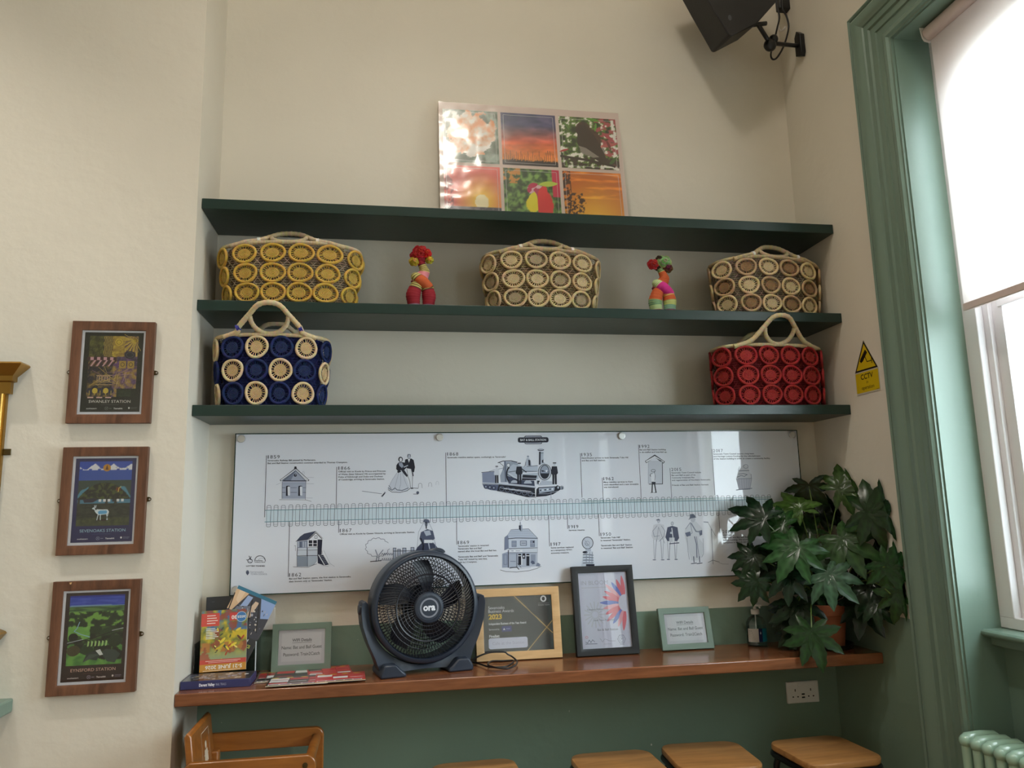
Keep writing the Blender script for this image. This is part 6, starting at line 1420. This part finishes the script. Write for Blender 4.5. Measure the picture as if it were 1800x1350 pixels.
m.add([(2.649, y, z) for y, z in P]+[(2.625, y*.97-.006, z*.998+.0075) for y, z in P], [tuple(range(6)), tuple(range(11, 5, -1))]+[(i, i+6, (i+1) % 6+6, (i+1) % 6) for i in range(6)]); obj('wall_plate', m, M_BLACKMETAL, t, bevel=.002)
def cable(name, label, pts, y, rad, mat):
    PP = [ap(px, py, y) for px, py in pts]; S = []
    for i in range(len(PP)-1):
        for k in range(6):
            u = k/6; a_, b_, c_, d_ = PP[max(0, i-1)], PP[i], PP[i+1], PP[min(len(PP)-1, i+2)]; S.append(.5*((2*b_)+(-a_+c_)*u+(2*a_-5*b_+4*c_-d_)*u*u+(-a_+3*b_-3*c_+d_)*u**3))
    S.append(PP[-1]); m = MB(); m.tube(S, rad, 8); o = obj(name, m, mat, None, smooth=60); tag(o, label, 'cable'); return o
cable('speaker_cable', 'black cable looping down beside the loudspeaker bracket', [(1362, -20), (1366, 10), (1370, 30), (1366, 50), (1360, 75), (1355, 95), (1358, 104), (1366, 101), (1378, 80), (1386, 50), (1383, 30), (1375, 12), (1378, -20)], -.12, .0045, M_BLACK)
cable('mains_cable', 'white cable hanging in a loop behind the black one in the corner', [(1400, -20), (1396, 10), (1388, 32), (1379, 50), (1372, 54), (1368, 44), (1369, 22), (1364, -20)], -.06, .0045, M_PLASTICW)
m = MB(); c_ = ap(1376, 8, -.10); m.box(c_.x-.03, c_.x+.03, -.12, -.08, c_.z-.035, c_.z+.03); tag(obj('junction_block', m, M_BLACK, bevel=.006), 'small black connector block among the cables by the loudspeaker', 'connector')

# ================================================================ POTTED PLANT
PXc, PYc = 2.515, -.165
t = thing('potted_plant', 'large glossy green plant with hand shaped leaves in a terracotta pot on the counter', 'plant', (PXc, PYc, C0)); MP = Matrix.Translation((PXc, PYc, C0))
m = MB(); m.lathe([(.068, .004), (.074, .006), (.088, .13), (.094, .131), (.098, .135), (.099, .172), (.095, .176), (.088, .175), (.085, .15)], 44, MP); obj('terracotta_pot', m, M_TERRA, t, smooth=35)
m = MB(); m.lathe([(.075, 0), (.100, .002), (.108, .018), (.104, .018), (.09, .005), (.0001, .004)], 40, MP); obj('saucer', m, M_BLACK, t)
m = MB(); m.lathe([(.0865, .150), (.05, .158), (.0001, .160)], 30, MP); obj('soil', m, M_SOIL, t)
M_LEAF, nt, p = newmat('leaf_green'); va = nt.nodes.new('ShaderNodeVertexColor'); va.layer_name = 'Col'
oi = nt.nodes.new('ShaderNodeTexCoord'); nzn = nt.nodes.new('ShaderNodeTexNoise'); nzn.inputs['Scale'].default_value = 30
nt.links.new(oi.outputs['Object'], nzn.inputs['Vector']); nt.links.new(va.outputs['Color'], p.inputs['Base Color'])
bp_ = nt.nodes.new('ShaderNodeBump'); bp_.inputs['Strength'].default_value = .25; bp_.inputs['Distance'].default_value = .004; nt.links.new(nzn.outputs['Fac'], bp_.inputs['Height']); nt.links.new(bp_.outputs['Normal'], p.inputs['Normal'])
p.inputs['Roughness'].default_value = .26; p.inputs['Specular IOR Level'].default_value = .4
p.inputs['Transmission Weight'].default_value = 0
trn = nt.nodes.new('ShaderNodeBsdfTranslucent'); mxs = nt.nodes.new('ShaderNodeMixShader'); mxs.inputs[0].default_value = .16
nt.links.new(va.outputs['Color'], trn.inputs[0]); nt.links.new(p.outputs[0], mxs.inputs[1]); nt.links.new(trn.outputs[0], mxs.inputs[2]); nt.links.new(mxs.outputs[0], nt.nodes['Material Output'].inputs[0])
STEMB = MB()
def leaf(hub, rad, ang, base, tip_down=.25, face=None, lobes=8, flip=0, curl=.25, stem=True):
    """ang: direction of the middle lobe in the picture plane (deg, 90 = up)"""
    hub = Vector(hub); tocam = (CAM-hub).normalized(); right = tocam.cross(Vector((0, 0, 1))).normalized()*-1; up = right.cross(tocam)*-1
    if up.z < 0: up = -up
    if right.x < 0: right = -right
    nrm = (tocam*(1.0 if face is None else face[0]) + Vector((0, 0, 1))*(.55 if face is None else face[1]) + Vector((1, 0, 0))*(.0 if face is None else face[2])).normalized()
    d = right*math.cos(R(ang))+up*math.sin(R(ang)); X = (d-nrm*d.dot(nrm)).normalized(); Y = nrm.cross(X)
    mb = MB(); K = 9
    span = 285 if lobes >= 8 else 250
    for l in range(lobes):
        a_ = R(-span/2+span*l/(lobes-1)) + random.uniform(-.05, .05); mid = 1-abs(l-(lobes-1)/2)/((lobes-1)/2)
        Ln = rad*(.66+.40*mid**.7)*random.uniform(.93, 1.06); W_ = Ln*.225*random.uniform(.9, 1.1); dr = curl*random.uniform(.6, 1.4); bend = random.uniform(-.12, .12)
        vs = []; cs = []
        for i in range(K+1):
            s_ = i/K; prof = (.40+2.3*s_)*(1-s_)**.92 if s_ < 1 else 0; prof = min(prof, 1.0)
            ser = 1+.10*(1 if i % 2 else -1)*(s_ > .4)
            r_ = Ln*s_; drop = -dr*Ln*s_*s_
            aa = a_+bend*s_*s_
            c0 = X*math.cos(aa)+Y*math.sin(aa); s0 = -X*math.sin(aa)+Y*math.cos(aa)
            for j, w_ in enumerate((-1, -.5, 0, .5, 1)):
                lift = (.30*abs(w_)-.10*(abs(w_) == 1))*W_*prof
                P = hub+c0*r_+s0*(w_*W_*prof*ser)+nrm*(drop+lift)
                P.x = min(P.x, 2.642); P.y = min(P.y, -.047)
                if P.y > -CT_D-.004 and P.z < CZ+.004 and P.x > 0: P.z = CZ+.004+.004*s_ if P.y > -.3 else P.z; P.y = min(P.y, -CT_D-.006) if P.z < CZ else P.y
                vs.append(P); k = 1.28 if w_ == 0 else (1.0 if abs(w_) == 1 else (1.1 if i % 2 else .9)); k *= random.uniform(.94, 1.06)
                cs.append(tuple(max(0, lin(min(255, c*k*.8)/255)) for c in base))
        fs = [(i*5+j, i*5+j+1, (i+1)*5+j+1, (i+1)*5+j) for i in range(K) for j in range(4)]
        mb.used = True; mb.add(vs, fs, cs)
    obj('leaf', mb, M_LEAF, t, smooth=50)
    if stem:
        a0_ = random.uniform(0, 6.28); A = Vector((PXc+.04*math.cos(a0_), PYc+.03*math.sin(a0_), C0+.15)); mid_ = A.lerp(hub, .5)+Vector((0, 0, .06 if hub.z > 1.25 else .16)); S = []
        hub.x = min(hub.x, 2.6); e_ = hub-nrm*.002
        for i in range(13):
            u = i/12; S.append(A*(1-u)**2+mid_*2*u*(1-u)+e_*u*u)
        pass; STEMB.setcol((96, 120, 60)); STEMB.tube(S, .0028, 6)
DK, MD, LT, YG, GL = (26, 50, 28), (38, 74, 34), (62, 104, 46), (88, 132, 50), (54, 88, 52)
def lf(px, py, y, rpx, ang, base, **k):
    h_ = at(px, py, 1, y); dist = (h_-CAM).dot(_f); leaf(h_, rpx/F_PX*dist, ang, base, **k)
# back and filler leaves first
rs = random.Random(5)
for (px, py, y, r, ang, b, kw) in [
    (1340, 912, -.20, 58, 150, DK, {}), (1422, 855, -.16, 46, -90, DK, dict(face=(1, -.1, 0))), (1478, 858, -.24, 54, 35, LT, {}), (1528, 900, -.42, 72, -10, MD, dict(face=(1, .2, -.2))),
    (1405, 893, -.16, 46, 120, YG, dict(face=(1, .7, 0))), (1400, 962, -.30, 60, -115, GL, {}), (1482, 950, -.34, 66, -50, LT, {}), (1458, 1012, -.38, 54, -70, (66, 96, 84), {}),
    (1560, 996, -.48, 58, -40, MD, dict(face=(1, .1, -.2))), (1328, 1022, -.22, 42, -135, DK, dict(face=(1, .2, 0))), (1427, 1114, -.37, 56, -90, MD, dict(face=(1, .15, 0), curl=.12)), (1388, 1012, -.28, 50, -100, DK, {}),
    (1577, 1044, -.50, 46, -80, MD, dict(face=(1, 0, 0))), (1322, 978, -.18, 40, -150, DK, {}), (1403, 1063, -.27, 54, -100, DK, {}), (1392, 1076, -.22, 42, -110, DK, {}), (1495, 1028, -.24, 54, -60, DK, {}),
    (1530, 1030, -.38, 56, -80, DK, {}), (1488, 897, -.10, 46, 20, DK, {}), (1373, 922, -.20, 46, 160, MD, {}), (1448, 967, -.22, 54, -80, MD, {}), (1396, 1110, -.20, 38, -80, DK, {}),
    (1518, 1062, -.34, 54, -85, DK, {}), (1440, 905, -.08, 50, 80, DK, {}), (1513, 965, -.28, 56, -30, DK, {}), (1350, 990, -.10, 48, 180, DK, {}), (1430, 1040, -.20, 42, -120, MD, {}),
    (1548, 950, -.38, 46, 0, DK, {}), (1420, 935, -.14, 48, 150, MD, {}), (1388, 965, -.12, 50, 170, DK, {}), (1460, 990, -.12, 52, -90, DK, {}), (1540, 1062, -.42, 38, -90, DK, {}), (1410, 1095, -.14, 40, -90, DK, {})]:
    q_ = dict(curl=.22); q_.update(kw); lf(px, py, y, r*1.1, ang, tuple(c*rs.uniform(.9, 1.1) for c in b), lobes=rs.choice([7, 8, 8, 9]), **q_)
STEMB.used = True; o = obj('stems', STEMB, M_LEAF, t, smooth=60)
